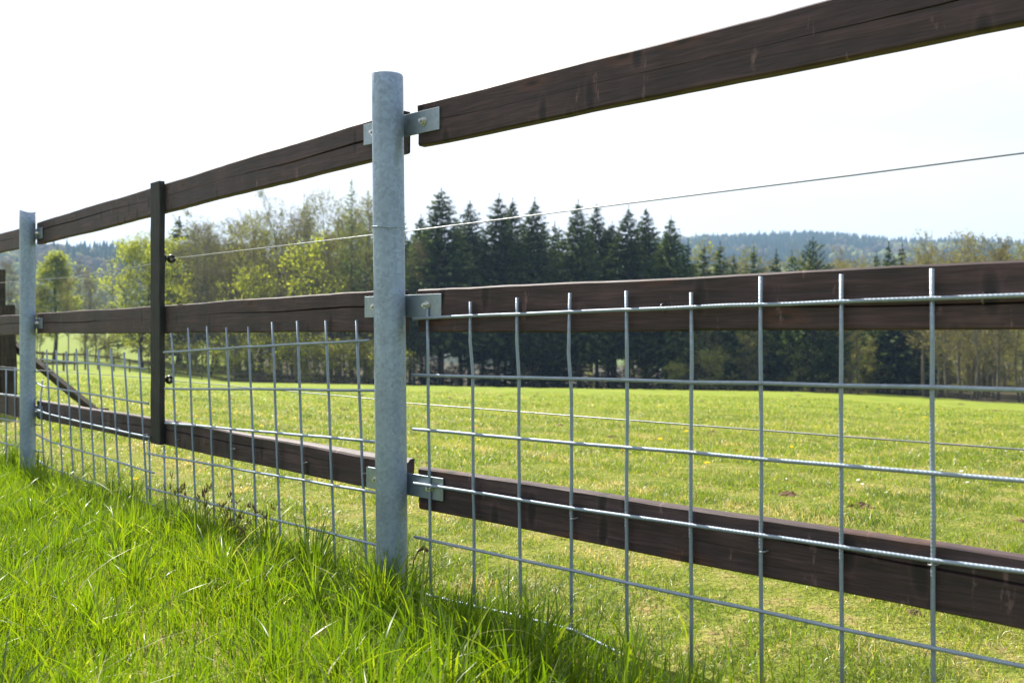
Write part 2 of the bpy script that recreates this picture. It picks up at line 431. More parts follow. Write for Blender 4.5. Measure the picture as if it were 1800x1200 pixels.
def wood_material(name, dark, mid, light, knots=True, sheen=0.5):
    m, t, out = material(name)
    b = nd(t, 'ShaderNodeBsdfPrincipled'); b.inputs['Specular IOR Level'].default_value = sheen
    tcn = nd(t, 'ShaderNodeTexCoord'); oi = nd(t, 'ShaderNodeObjectInfo')
    sh = nd(t, 'ShaderNodeVectorMath', operation='SCALE'); sh.inputs[0].default_value = (37, 11, 23)
    t.links.new(oi.outputs['Random'], sh.inputs['Scale'])
    ad = nd(t, 'ShaderNodeVectorMath', operation='ADD')
    t.links.new(tcn.outputs['Object'], ad.inputs[0]); t.links.new(sh.outputs[0], ad.inputs[1])
    # knots: sparse voronoi cells, distort the grain around them
    mk = nd(t, 'ShaderNodeMapping'); mk.inputs['Scale'].default_value = (3.4, 0.0, 10.0)
    vk = nd(t, 'ShaderNodeTexVoronoi'); vk.inputs['Scale'].default_value = 1.0; vk.inputs['Randomness'].default_value = 1.0
    t.links.new(ad.outputs[0], mk.inputs[0]); vk.voronoi_dimensions = '2D'; t.links.new(flat_xz(t, mk.outputs[0]), vk.inputs['Vector'])
    mg = nd(t, 'ShaderNodeMapping'); mg.inputs['Scale'].default_value = (3.2, 48, 48)
    t.links.new(ad.outputs[0], mg.inputs[0])
    g1 = nd(t, 'ShaderNodeTexNoise'); g1.inputs['Scale'].default_value = 1.0; g1.inputs['Detail'].default_value = 6; g1.inputs['Roughness'].default_value = 0.65; g1.inputs['Distortion'].default_value = 0.6
    t.links.new(mg.outputs[0], g1.inputs['Vector'])
    mg2 = nd(t, 'ShaderNodeMapping'); mg2.inputs['Scale'].default_value = (14, 170, 170)
    t.links.new(ad.outputs[0], mg2.inputs[0])
    g2 = nd(t, 'ShaderNodeTexNoise'); g2.inputs['Scale'].default_value = 1.0; g2.inputs['Detail'].default_value = 3
    t.links.new(mg2.outputs[0], g2.inputs['Vector'])
    # saw marks across the board
    ms = nd(t, 'ShaderNodeMapping'); ms.inputs['Scale'].default_value = (9, 3, 3)
    t.links.new(ad.outputs[0], ms.inputs[0])
    g3 = nd(t, 'ShaderNodeTexNoise'); g3.inputs['Scale'].default_value = 1.0; g3.inputs['Detail'].default_value = 4
    t.links.new(ms.outputs[0], g3.inputs['Vector'])
    r1 = ramp(t, [(0.3, dark), (0.52, mid), (0.72, light)])
    t.links.new(g1.outputs[0], r1.inputs[0])
    r2 = ramp(t, [(0.35, (0.62, 0.62, 0.62)), (0.7, (1.32, 1.28, 1.25))]); t.links.new(g2.outputs[0], r2.inputs[0])
    mm = nd(t, 'ShaderNodeMixRGB', blend_type='MULTIPLY'); mm.inputs[0].default_value = 0.8
    t.links.new(r1.outputs[0], mm.inputs[1]); t.links.new(r2.outputs[0], mm.inputs[2])
    r3 = ramp(t, [(0.35, (0.7, 0.66, 0.64)), (0.7, (1.3, 1.27, 1.25))]); t.links.new(g3.outputs[0], r3.inputs[0])
    mm3 = nd(t, 'ShaderNodeMixRGB', blend_type='MULTIPLY'); mm3.inputs[0].default_value = 0.8
    t.links.new(mm.outputs[0], mm3.inputs[1]); t.links.new(r3.outputs[0], mm3.inputs[2])
    rk = ramp(t, [(0.06, (1, 1, 1)), (0.22, (0, 0, 0))]); t.links.new(vk.outputs['Distance'], rk.inputs[0])
    kn = nd(t, 'ShaderNodeMixRGB'); kn.inputs[2].default_value = (0.11, 0.035, 0.016, 1)
    svk = nd(t, 'ShaderNodeSeparateColor'); t.links.new(vk.outputs['Color'], svk.inputs[0])
    gk = nd(t, 'ShaderNodeMath', operation='GREATER_THAN'); gk.inputs[1].default_value = 0.6
    t.links.new(svk.outputs[1], gk.inputs[0])
    gm_ = nd(t, 'ShaderNodeMath', operation='MULTIPLY'); t.links.new(rk.outputs[0], gm_.inputs[0]); t.links.new(gk.outputs[0], gm_.inputs[1])
    fk = nd(t, 'ShaderNodeMath', operation='MULTIPLY'); fk.inputs[1].default_value = 0.55 if knots else 0.0
    t.links.new(gm_.outputs[0], fk.inputs[0]); t.links.new(fk.outputs[0], kn.inputs[0]); t.links.new(mm3.outputs[0], kn.inputs[1])
    rkc = ramp(t, [(0.03, (1, 1, 1)), (0.10, (0, 0, 0))]); t.links.new(vk.outputs['Distance'], rkc.inputs[0])
    fkc = nd(t, 'ShaderNodeMath', operation='MULTIPLY'); fkc.inputs[1].default_value = 0.9 if knots else 0.0
    gc_ = nd(t, 'ShaderNodeMath', operation='MULTIPLY'); t.links.new(rkc.outputs[0], gc_.inputs[0]); t.links.new(gk.outputs[0], gc_.inputs[1])
    t.links.new(gc_.outputs[0], fkc.inputs[0])
    knc = nd(t, 'ShaderNodeMixRGB'); knc.inputs[2].default_value = (0.012, 0.007, 0.006, 1)
    t.links.new(fkc.outputs[0], knc.inputs[0]); t.links.new(kn.outputs[0], knc.inputs[1]); kn = knc
    # pale scuffs
    mw = nd(t, 'ShaderNodeMapping'); mw.inputs['Scale'].default_value = (26, 0.0, 7.0)
    mw.inputs['Rotation'].default_value = (0, 0.12, 0)
    t.links.new(ad.outputs[0], mw.inputs[0])
    g4 = nd(t, 'ShaderNodeTexNoise'); g4.inputs['Scale'].default_value = 1.0; g4.inputs['Detail'].default_value = 5; g4.inputs['Roughness'].default_value = 0.7
    t.links.new(mw.outputs[0], g4.inputs['Vector'])
    rw = ramp(t, [(0.61, (0, 0, 0)), (0.67, (1, 1, 1))]); t.links.new(g4.outputs[0], rw.inputs[0])
    fw = nd(t, 'ShaderNodeMath', operation='MULTIPLY'); fw.inputs[1].default_value = 0.7
    t.links.new(rw.outputs[0], fw.inputs[0])
    sc = nd(t, 'ShaderNodeMixRGB'); sc.inputs[2].default_value = (light[0] * 2.1, light[1] * 2.1, light[2] * 2.0, 1)
    t.links.new(fw.outputs[0], sc.inputs[0]); t.links.new(kn.outputs[0], sc.inputs[1])
    # dark slashes of cut branches with a paler rim
    ml_ = nd(t, 'ShaderNodeMapping'); ml_.inputs['Scale'].default_value = (17.0, 0.0, 5.5); ml_.inputs['Rotation'].default_value = (0, 0.45, 0)
    t.links.new(ad.outputs[0], ml_.inputs[0])
    vs = nd(t, 'ShaderNodeTexVoronoi'); vs.inputs['Scale'].default_value = 1.0
    nw = nd(t, 'ShaderNodeMixRGB', blend_type='ADD'); nw.inputs[0].default_value = 0.5
    t.links.new(ml_.outputs[0], nw.inputs[1]); t.links.new(g3.outputs['Color'], nw.inputs[2]); vs.voronoi_dimensions = '2D'; t.links.new(flat_xz(t, nw.outputs[0]), vs.inputs['Vector'])
    sv = nd(t, 'ShaderNodeSeparateColor'); t.links.new(vs.outputs['Color'], sv.inputs[0])
    gt = nd(t, 'ShaderNodeMath', operation='GREATER_THAN'); gt.inputs[1].default_value = 0.78 if knots else 2.0
    t.links.new(sv.outputs[0], gt.inputs[0])
    rs1 = ramp(t, [(0.10, (1, 1, 1)), (0.24, (0, 0, 0))]); rs2 = ramp(t, [(0.2, (0, 0, 0)), (0.26, (.2, .2, .2)), (0.36, (0, 0, 0))])
    t.links.new(vs.outputs['Distance'], rs1.inputs[0]); t.links.new(vs.outputs['Distance'], rs2.inputs[0])
    f1 = nd(t, 'ShaderNodeMath', operation='MULTIPLY'); t.links.new(rs1.outputs[0], f1.inputs[0]); t.links.new(gt.outputs[0], f1.inputs[1])
    f2 = nd(t, 'ShaderNodeMath', operation='MULTIPLY'); t.links.new(rs2.outputs[0], f2.inputs[0]); t.links.new(gt.outputs[0], f2.inputs[1])
    f3 = nd(t, 'ShaderNodeMath', operation='MULTIPLY'); t.links.new(f2.outputs[0], f3.inputs[0]); t.links.new(g4.outputs[0], f3.inputs[1])
    k1 = nd(t, 'ShaderNodeMixRGB'); k1.inputs[2].default_value = (dark[0] * .55, dark[1] * .5, dark[2] * .5, 1)
    t.links.new(f1.outputs[0], k1.inputs[0]); t.links.new(sc.outputs[0], k1.inputs[1])
    k2 = nd(t, 'ShaderNodeMixRGB'); k2.inputs[2].default_value = (light[0] * 2.0, light[1] * 1.7, light[2] * 1.5, 1)
    t.links.new(f3.outputs[0], k2.inputs[0]); t.links.new(k1.outputs[0], k2.inputs[1])
    t.links.new(k2.outputs[0], b.inputs['Base Color'])
    rr = nd(t, 'ShaderNodeMapRange'); rr.inputs['To Min'].default_value = 0.5; rr.inputs['To Max'].default_value = 0.8
    t.links.new(g1.outputs[0], rr.inputs['Value']); t.links.new(rr.outputs[0], b.inputs['Roughness'])
    bp = nd(t, 'ShaderNodeBump'); bp.inputs['Strength'].default_value = 0.55; bp.inputs['Distance'].default_value = 0.004
    t.links.new(g1.outputs[0], bp.inputs['Height'])
    bp2 = nd(t, 'ShaderNodeBump'); bp2.inputs['Strength'].default_value = 0.5; bp2.inputs['Distance'].default_value = 0.002
    t.links.new(g2.outputs[0], bp2.inputs['Height']); t.links.new(bp.outputs[0], bp2.inputs['Normal'])
    t.links.new(bp2.outputs[0], b.inputs['Normal'])
    t.links.new(b.outputs[0], out.inputs['Surface'])
    return m
M_rail = wood_material('dark_stained_wood', (0.024, 0.0135, 0.0150), (0.050, 0.0275, 0.0295), (0.090, 0.052, 0.055))
M_batten = wood_material('black_stained_wood', (0.018, 0.018, 0.017), (0.03, 0.03, 0.028), (0.05, 0.05, 0.045), knots=False, sheen=0.3)
M_oldwood = wood_material('weathered_dark_wood', (0.03, 0.024, 0.018), (0.055, 0.045, 0.035), (0.1, 0.085, 0.065), knots=False, sheen=0.2)

def galv_material(name, base=(0.45, 0.47, 0.49), metal=0.75, rough=0.42, ribs=False, spang=1.0):
    m, t, out = material(name)
    b = nd(t, 'ShaderNodeBsdfPrincipled'); b.inputs['Metallic'].default_value = metal
    tcn = nd(t, 'ShaderNodeTexCoord')
    v = nd(t, 'ShaderNodeTexVoronoi'); v.inputs['Scale'].default_value = 120
    n0 = nd(t, 'ShaderNodeTexNoise'); n0.inputs['Scale'].default_value = 60; n0.inputs['Detail'].default_value = 4
    t.links.new(tcn.outputs['Object'], n0.inputs['Vector'])
    dv = nd(t, 'ShaderNodeMixRGB', blend_type='ADD'); dv.inputs[0].default_value = 0.012
    t.links.new(tcn.outputs['Object'], dv.inputs[1]); t.links.new(n0.outputs['Color'], dv.inputs[2])
    t.links.new(dv.outputs[0], v.inputs['Vector'])
    n = nd(t, 'ShaderNodeTexNoise'); n.inputs['Scale'].default_value = 5; n.inputs['Detail'].default_value = 7; n.inputs['Roughness'].default_value = 0.65
    t.links.new(tcn.outputs['Object'], n.inputs['Vector'])
    sp = nd(t, 'ShaderNodeSeparateColor'); t.links.new(v.outputs['Color'], sp.inputs[0])
    mr = nd(t, 'ShaderNodeMapRange'); mr.inputs['To Min'].default_value = 1 - 0.12 * spang; mr.inputs['To Max'].default_value = 1 + 0.12 * spang
    t.links.new(sp.outputs[0], mr.inputs['Value'])
    r = ramp(t, [(0.3, [c * 0.82 for c in base]), (0.55, base), (0.72, [min(1, c * 1.22) for c in base])]); t.links.new(n.outputs[0], r.inputs[0])
    mz = nd(t, 'ShaderNodeMapping'); mz.inputs['Scale'].default_value = (55, 55, 2.2)
    nz_ = nd(t, 'ShaderNodeTexNoise'); nz_.inputs['Scale'].default_value = 1.0; nz_.inputs['Detail'].default_value = 5
    t.links.new(tcn.outputs['Object'], mz.inputs[0]); t.links.new(mz.outputs[0], nz_.inputs['Vector'])
    mrz = nd(t, 'ShaderNodeMapRange'); mrz.inputs['From Min'].default_value = .3; mrz.inputs['From Max'].default_value = .7; mrz.inputs['To Min'].default_value = 0.94; mrz.inputs['To Max'].default_value = 1.06
    t.links.new(nz_.outputs[0], mrz.inputs['Value'])
    mm_ = nd(t, 'ShaderNodeMath', operation='MULTIPLY'); t.links.new(mr.outputs[0], mm_.inputs[0]); t.links.new(mrz.outputs[0], mm_.inputs[1])
    hv = nd(t, 'ShaderNodeHueSaturation'); t.links.new(r.outputs[0], hv.inputs['Color']); t.links.new(mm_.outputs[0], hv.inputs['Value'])
    t.links.new(hv.outputs[0], b.inputs['Base Color'])
    rr = nd(t, 'ShaderNodeMapRange'); rr.inputs['To Min'].default_value = rough - 0.08; rr.inputs['To Max'].default_value = rough + 0.1
    t.links.new(sp.outputs[1], rr.inputs['Value']); t.links.new(rr.outputs[0], b.inputs['Roughness'])
    bp = nd(t, 'ShaderNodeBump'); bp.inputs['Strength'].default_value = 0.25; bp.inputs['Distance'].default_value = 0.001
    t.links.new(n0.outputs[0], bp.inputs['Height'])
    last = bp
    if ribs:
        uv = nd(t, 'ShaderNodeUVMap'); uv.uv_map = 'UVMap'
        mpn = nd(t, 'ShaderNodeMapping'); mpn.inputs['Scale'].default_value = (1.0, 0.009, 1); mpn.inputs['Rotation'].default_value = (0, 0, 0)
        t.links.new(uv.outputs[0], mpn.inputs[0])
        sx = nd(t, 'ShaderNodeSeparateXYZ'); t.links.new(mpn.outputs[0], sx.inputs[0])
        sm = nd(t, 'ShaderNodeMath', operation='ADD'); t.links.new(sx.outputs[0], sm.inputs[0]); t.links.new(sx.outputs[1], sm.inputs[1])
        ml = nd(t, 'ShaderNodeMath', operation='MULTIPLY'); ml.inputs[1].default_value = 2 * math.pi / 0.0075
        t.links.new(sm.outputs[0], ml.inputs[0])
        sn = nd(t, 'ShaderNodeMath', operation='SINE'); t.links.new(ml.outputs[0], sn.inputs[0])
        b2 = nd(t, 'ShaderNodeBump'); b2.inputs['Strength'].default_value = 0.35; b2.inputs['Distance'].default_value = 0.0005
        t.links.new(sn.outputs[0], b2.inputs['Height']); t.links.new(bp.outputs[0], b2.inputs['Normal'])
        last = b2
    t.links.new(last.outputs[0], b.inputs['Normal'])
    t.links.new(b.outputs[0], out.inputs['Surface'])
    return m
M_galv = galv_material('galvanised_steel', (0.30, 0.365, 0.455), 0.6, 0.52)
M_plate = galv_material('galvanised_plate', (0.33, 0.38, 0.42), 0.8, 0.48, spang=0.4)
M_rebar = galv_material('galvanised_rebar', (0.30, 0.355, 0.42), 0.6, 0.6, ribs=True, spang=0.3)
M_bolt = galv_material('bolt_steel', (0.6, 0.6, 0.58), 0.9, 0.3, spang=0.2)
M_wire = galv_material('wire_steel', (0.26, 0.27, 0.28), 0.7, 0.5, spang=0.2)

def simple(name, col, rough=0.5, spec=0.5):
    m, t, out = material(name)
    b = nd(t, 'ShaderNodeBsdfPrincipled'); b.inputs['Roughness'].default_value = rough; b.inputs['Specular IOR Level'].default_value = spec
    tcn = nd(t, 'ShaderNodeTexCoord')
    n = nd(t, 'ShaderNodeTexNoise'); n.inputs['Scale'].default_value = 40; n.inputs['Detail'].default_value = 4
    t.links.new(tcn.outputs['Object'], n.inputs['Vector'])
    r = ramp(t, [(0.3, [c * 0.75 for c in col]), (0.7, [min(1, c * 1.2) for c in col])]); t.links.new(n.outputs[0], r.inputs[0])
    t.links.new(r.outputs[0], b.inputs['Base Color']); t.links.new(b.outputs[0], out.inputs['Surface'])
    return m
M_plastic = simple('black_plastic', (0.012, 0.012, 0.014), 0.3)
M_yellow = simple('dandelion_yellow', (0.75, 0.52, 0.01), 0.8, 0.1)
M_white = simple('daisy_white', (0.8, 0.8, 0.76), 0.8, 0.1)
M_earth = simple('molehill_earth', (0.13, 0.085, 0.05), 0.95, 0.1)
M_dry = simple('dry_stalk', (0.16, 0.105, 0.055), 0.9, 0.1)
M_farrail = simple('far_fence_wood', (0.11, 0.085, 0.075), 0.9, 0.1)

# ------------------------------------------------------------------ the fence
UR = Vector((0.786, -0.618, 0)); NR = Vector((0.618, 0.786, 0))
UL = Vector((0.7328, -0.6805, 0)); NL = Vector((0.6805, 0.7328, 0))
def hit(px, py, n, D):
    """point where the photo ray (px, py) meets the upright plane n.p = D"""
    a = (px - 900) / F
    Y = D / (n.x * a + n.y)
    return Vector((a * Y, Y, CAM_Z + (HOR - py) / F * Y))
DR_RAIL, DL_RAIL = 1.539, 1.4015
DR_MESH, DL_MESH = 1.529, 1.391
POST_R = 0.0425

fence = empty('rail_fence', (-0.331, 2.155, hz(-0.331, 2.155)), 'dark brown three-rail timber fence on grey galvanised pipe posts across the foreground', 'fence')
FI = Matrix.Translation(-fence.location)

def make_post(px_top, px_bot, Y, top_py, rad, saddle, name='metal_post'):
    t = at(px_top, Y, top_py); X = (px_bot - 900) / F * Y
    g = hz(X, Y)
    b = Vector((X, Y, g - 0.05))
    mb = MB()
    sides = 40
    n = 14
    ax = (t - b)
    L = ax.length
    ax.normalize()
    def ring(h, r, extra=None):
        s = len(mb.v)
        for k in range(sides):
            an = 2 * math.pi * k / sides
            e = extra(an) if extra else 0
            mb.v.append(Vector((r * math.cos(an), r * math.sin(an), h + e))); mb.uv.append((0, 0))
        return s
    rings = [ring(L * i / n * 0.96, rad) for i in range(n + 1)]
    if saddle:
        ph = R(42)
        fn = lambda an: -0.007 + 0.0075 * math.cos(2 * (an - ph))
        rings.append(ring(L, rad, fn)); rings.append(ring(L, rad - 0.004, fn)); rings.append(ring(L - 0.09, rad - 0.004))
    else:
        fn = lambda an: 0.0035 * math.cos(an - R(150)) + 0.0015 * math.cos(2 * an)
        rings.append(ring(L - 0.006, rad, fn)); rings.append(ring(L - 0.0025, rad - 0.002, fn)); rings.append(ring(L, rad - 0.006, fn))
        rings.append(ring(L - 0.004, rad * 0.5)); rings.append(ring(L - 0.005, rad * 0.05))
    for a, c in zip(rings, rings[1:]):
        for k in range(sides):
            k2 = (k + 1) % sides
            mb.f.append((a + k, a + k2, c + k2, c + k))
    mb.f.append(tuple(rings[-1] + k for k in range(sides)))
    me = mb.mesh(name, M_galv, True)
    q = Vector((0, 0, 1)).rotation_difference(ax).to_matrix().to_4x4()
    o = link(name, me, fence, FI @ Matrix.Translation(b) @ q)
    return o, b, t

post_main, pb, pt = make_post(681, 690, 2.155, 130, POST_R, False)
post_left, lb, lt = make_post(48.3, 49, 4.25, 370, 0.0375, True)
post_left['label'] = 'farther grey pipe post with saddle-cut top'
post_main['label'] = 'near thick grey pipe post with a wire loop'
# the neighbours outside the frame that carry the rail ends
for c_, n_ in ((Vector((-0.331, 2.155, 0)) + UR * 3.08, 0), (Vector((-2.587, 4.25, 0)) - UL * 3.08, 1)):
    o = post_main.copy(); COL.objects.link(o); o.matrix_local = FI @ Matrix.Translation((c_.x, c_.y, hz(c_.x, c_.y) - 0.05))
    if 'label' in o: del o['label']

# tie wire round the near post
tw = []
pcx = at(684, 2.155, 370)
for k in range(26):
    a_ = 2 * math.pi * k / 24
    tw.append((pcx.x + (POST_R + 0.0012) * math.cos(a_), pcx.y + (POST_R + 0.0012) * math.sin(a_), pcx.z + 0.003 * math.sin(a_ * 2 + 1) + 0.0007 * k / 6))
mb = MB().tube([Vector(p) - pcx for p in tw], 0.0017, 6)
mb.tube([Vector((POST_R * math.cos(-1.5), POST_R * math.sin(-1.5), 0)) + Vector((0, -0.002, 0.001)), Vector((POST_R * math.cos(-1.5) + 0.006, -POST_R - 0.006, -0.004)), Vector((POST_R * math.cos(-1.5) + 0.002, -POST_R - 0.005, -0.008))], 0.0012, 5)
tie = link('tie_wire', mb.mesh('tie_wire', M_galv, True), post_main)
tie.matrix_local = post_main.matrix_local.inverted() @ FI @ Matrix.Translation(pcx)

def rail(p0t, p0b, p1t, p1b, u, n, thick=0.028, mat=M_rail, seed=0, name='rail', wane=0.0, ragged=0.003, crack=0.1):
    """sawn board from its front face corners; local x runs along the board, local y into the fence"""
    rs_ = random.Random(seed)
    L = (p1t - p0t).dot(u)
    c0 = (p0t + p0b) / 2; c1 = (p1t + p1b) / 2
    h0 = (p0t.z - p0b.z) / 2; h1 = (p1t.z - p1b.z) / 2
    N = max(10, int(L / 0.06))
    mb = MB()
    ch = 0.004
    ph = [rs_.uniform(0, 6) for _ in range(6)]
    for i in range(N + 1):
        s = i / N
        h = h0 + (h1 - h0) * s
        zc = (c1.z - c0.z) * s
        x = L * s
        wt = 0.0016 * math.sin(x * 3.1 + ph[0]) + 0.001 * math.sin(x * 9 + ph[1]) + rs_.uniform(-.0006, .0006)
        wb = 0.0016 * math.sin(x * 2.7 + ph[2]) + 0.001 * math.sin(x * 8 + ph[3]) + rs_.uniform(-.0006, .0006)
        wy = 0.0015 * math.sin(x * 2.1 + ph[4])
        wn = wane * max(0, (s - 0.6) / 0.4)
        zk = h * crack + 0.006 * math.sin(x * 1.3 + ph[5]) + 0.002 * math.sin(x * 7 + ph[0]); ck = max(0.0004, 0.0016 + 0.0016 * math.sin(x * 2.3 + ph[1]))
        prof = [(0 + wy, -h + ch), (0 + wy, zk - ck), (ck * 2.5 + wy, zk), (0 + wy, zk + ck), (0 + wy, h - ch - wn), (ch + wy, h - wn * 0.8), (thick * 0.5, h - wn * 0.2), (thick - ch, h), (thick, h - ch), (thick, -h + ch), (thick - ch, -h), (ch + wy, -h)]
        for (y, z) in prof:
            up = z > 0
            ex = (rs_.uniform(-1, 1) * ragged) if i in (0, N) else 0
            mb.v.append(Vector((x + ex, y, zc + z + (wt if up else wb)))); mb.uv.append((x, z))
    m_ = 12
    for i in range(N):
        for k in range(m_):
            k2 = (k + 1) % m_
            mb.f.append((i * m_ + k, i * m_ + k2, (i + 1) * m_ + k2, (i + 1) * m_ + k))
    mb.f.append(tuple(range(m_)))
    mb.f.append(tuple(N * m_ + k for k in reversed(range(m_))))
    me = mb.mesh(name, mat, False)
    mtx = Matrix(((u.x, n.x, 0, c0.x), (u.y, n.y, 0, c0.y), (0, 0, 1, c0.z), (0, 0, 0, 1)))
    return link(name, me, fence, FI @ mtx)

def ext(pt_a, pt_b, f):
    return pt_a + (pt_b - pt_a) * f

# right-hand bay
RR = [((735, 183), (735, 256), (1800, -88), (1800, 40)),
      ((735, 508), (735, 583), (1800, 457), (1800, 580)),
      ((735, 822), (736, 893), (1800, 978), (1800, 1108))]
rails = []
for i, (a, b, c, d) in enumerate(RR):
    A, B, C_, D_ = [hit(q[0], q[1], NR, DR_RAIL) for q in (a, b, c, d)]
    f = 2.95 / (C_ - A).dot(UR)
    rails.append(rail(A, B, ext(A, C_, f), ext(B, D_, f), UR, NR, seed=11 + i, crack=(0.12, -0.15, 0.3)[i]))
# left-hand bay (between the two metal posts; each rail runs past the near post)
LL = [((65, 391), (64, 429.5), (652, 211), (652, 281)),
      ((65, 551), (65, 586), (652, 511.5), (652, 583.5)),
      ((65, 703), (65, 735.5), (652, 797), (652, 858))]
for i, (a, b, c, d) in enumerate(LL):
    A, B, C_, D_ = [hit(q[0], q[1], NL, DL_RAIL) for q in (a, b, c, d)]
    E = hit((709, 704, 714)[i], 583, NL, DL_RAIL)
    f = (E - A).dot(UL) / (C_ - A).dot(UL)
    rails.append(rail(A, B, ext(A, C_, f), ext(B, D_, f), UL, NL, seed=31 + i, wane=0.012 if i == 2 else 0.0, ragged=0.004))
# bay beyond the left post
for i, (a, b, c, d) in enumerate([((0, 411), (0, 445), (36, 401), (36, 434)), ((0, 557), (0, 588.5), (36, 554), (36, 588)), ((0, 694), (0, 729), (36, 698), (36, 734.5))]):
    A, B, C_, D_ = [hit(q[0], q[1], NL, DL_RAIL) for q in (a, b, c, d)]
    zc = (A.z + B.z) / 2; hh = 0.057
    z1 = (C_.z + D_.z) / 2
    A0 = C_ - UL * 3.1
    P = lambda p, z: Vector((p.x, p.y, z))
    sl = 0.0
    E = C_ + UL * 0.02
    rails.append(rail(P(A0, z1 + hh), P(A0, z1 - hh), P(E, z1 + hh), P(E, z1 - hh), UL, NL, seed=51 + i))

# brackets with bolt and nut
def bracket(cpx, cpy, n, u, Dp, half_l, half_r, hgt, bolt_at):
    c = hit(cpx, cpy, n, Dp)
    mb = MB().box(-half_l, half_r, 0, 0.005, -hgt / 2, hgt / 2)
    me = mb.mesh('bracket', M_plate)
    mtx = Matrix(((u.x, n.x, 0, c.x), (u.y, n.y, 0, c.y), (0, 0, 1, c.z), (0, 0, 0, 1)))
    o = link('bracket', me, fence, FI @ mtx)
    md = o.modifiers.new('edge', 'BEVEL'); md.width = 0.001; md.segments = 2
    for bx in bolt_at:
        m2 = MB()
        def disc(r0, r1, y0, y1, s, off=0):
            b0 = len(m2.v)
            for (r_, y_) in ((r0, y0), (r1, y1)):
                for k in range(s):
                    an = 2 * math.pi * k / s + off
                    m2.v.append(Vector((r_ * math.cos(an), y_, r_ * math.sin(an)))); m2.uv.append((0, 0))
            for k in range(s):
                m2.f.append((b0 + k, b0 + (k + 1) % s, b0 + s + (k + 1) % s, b0 + s + k))
            m2.f.append(tuple(b0 + s + k for k in range(s)))
        disc(0.0125, 0.0125, 0, -0.0016, 16)
        disc(0.0098, 0.0095, -0.0016, -0.0085, 6, 0.3)
        disc(0.0052, 0.0046, -0.0085, -0.0165, 10)
        bo = link('bolt', m2.mesh('bolt', M_bolt), o)
        bo.location = (bx, -0.0003, 0)
    return o
DPR = DR_RAIL - 0.0055
bracket(703, 223, NR, UR, DPR, 0.150, 0.148, 0.060, (-0.105, 0.09))
bracket(705, 538, NR, UR, DPR, 0.150, 0.150, 0.060, (-0.105, 0.098))
bracket(708, 849, NR, UR, DPR, 0.150, 0.150, 0.060, (-0.105, 0.105))
DPL = DL_RAIL - 0.0055
for cy, hh in ((414, .058), (568.5, .056), (720, .06)):
    bracket(54, cy, NL, UL, DPL, 0.15, 0.185, hh, (0.125, -0.11))

# black wooden batten nailed over the left-hand bay, with two ring insulators
BTK = 0.022
bt = hit(272.3, 320, NL, DL_RAIL - BTK); bb = hit(272.3, 780, NL, DL_RAIL - BTK)
bw = (hit(280.5, 500, NL, DL_RAIL - BTK) - hit(264, 500, NL, DL_RAIL - BTK)).length
hb = bt.z - bb.z
mb = MB()
NB = 16
for i in range(NB + 1):
    z = hb * i / NB
    e = 0.0012 * math.sin(i * 1.9)
    slope = 0.004 if i == NB else 0
    prof = [(-bw / 2 + .003, 0), (bw / 2 - .003, 0), (bw / 2, .003), (bw / 2, BTK - .0008), (-bw / 2, BTK - .0008), (-bw / 2, .003)]
    for k, (x, y) in enumerate(prof):
        mb.v.append(Vector((z, y + e * 0.4, x + e + (0.0008 * math.sin(i * 3.3 + k))))); mb.uv.append((0, 0))
for i in range(NB):
    for k in range(6):
        k2 = (k + 1) % 6
        mb.f.append((i * 6 + k, (i + 1) * 6 + k, (i + 1) * 6 + k2, i * 6 + k2))
mb.f.append(tuple(reversed(range(6)))); mb.f.append(tuple(NB * 6 + k for k in range(6)))
# local x = up, local y = into the fence, local z = along the fence
mtx = Matrix(((0, NL.x, UL.x, bb.x), (0, NL.y, UL.y, bb.y), (1, 0, 0, bb.z), (0, 0, 0, 1)))
batten = link('batten', mb.mesh('batten', M_batten), fence, FI @ mtx)

def insulator(px, py):
    c = hit(px, py, NL, DL_RAIL + 0.043)
    mb = MB()
    # screwed base, stem and grooved ring standing off the batten's back; local z = away behind the fence
    N1, N2 = 24, 10
    b0 = len(mb.v)
    for i in range(N1):
        a = 2 * math.pi * i / N1
        for j in range(N2):
            q = 2 * math.pi * j / N2
            rr = 0.0115 + 0.0068 * math.cos(q)
            yy = 0.0115 * math.sin(q) * (0.75 if abs(math.sin(q)) < .4 else 1)
            mb.v.append(Vector((rr * math.cos(a), yy, rr * math.sin(a)))); mb.uv.append((0, 0))
    for i in range(N1):
        for j in range(N2):
            i2 = (i + 1) % N1; j2 = (j + 1) % N2
            mb.f.append((b0 + i * N2 + j, b0 + i2 * N2 + j, b0 + i2 * N2 + j2, b0 + i * N2 + j2))
    mb.tube([(0, 0, -0.016), (0, 0, -0.021)], [0.006, 0.007], 12)
    mb.tube([(0, 0, -0.0205), (0, 0, -0.024), (0, 0, -0.030)], [0.0075, 0.0155, 0.0165], 16)
    mb.tube([(0, 0, -0.030), (0, 0, -0.044)], [0.006, 0.006], 10)
    o = link('insulator', mb.mesh('insulator', M_plastic, True), batten)
    mtx2 = Matrix(((0, UL.x, NL.x, c.x), (0, UL.y, NL.y, c.y), (1, 0, 0, c.z), (0, 0, 0, 1)))
    o.matrix_local = mtx.inverted() @ mtx2
    return c
i1 = insulator(301, 455)
i2 = insulator(298, 667)

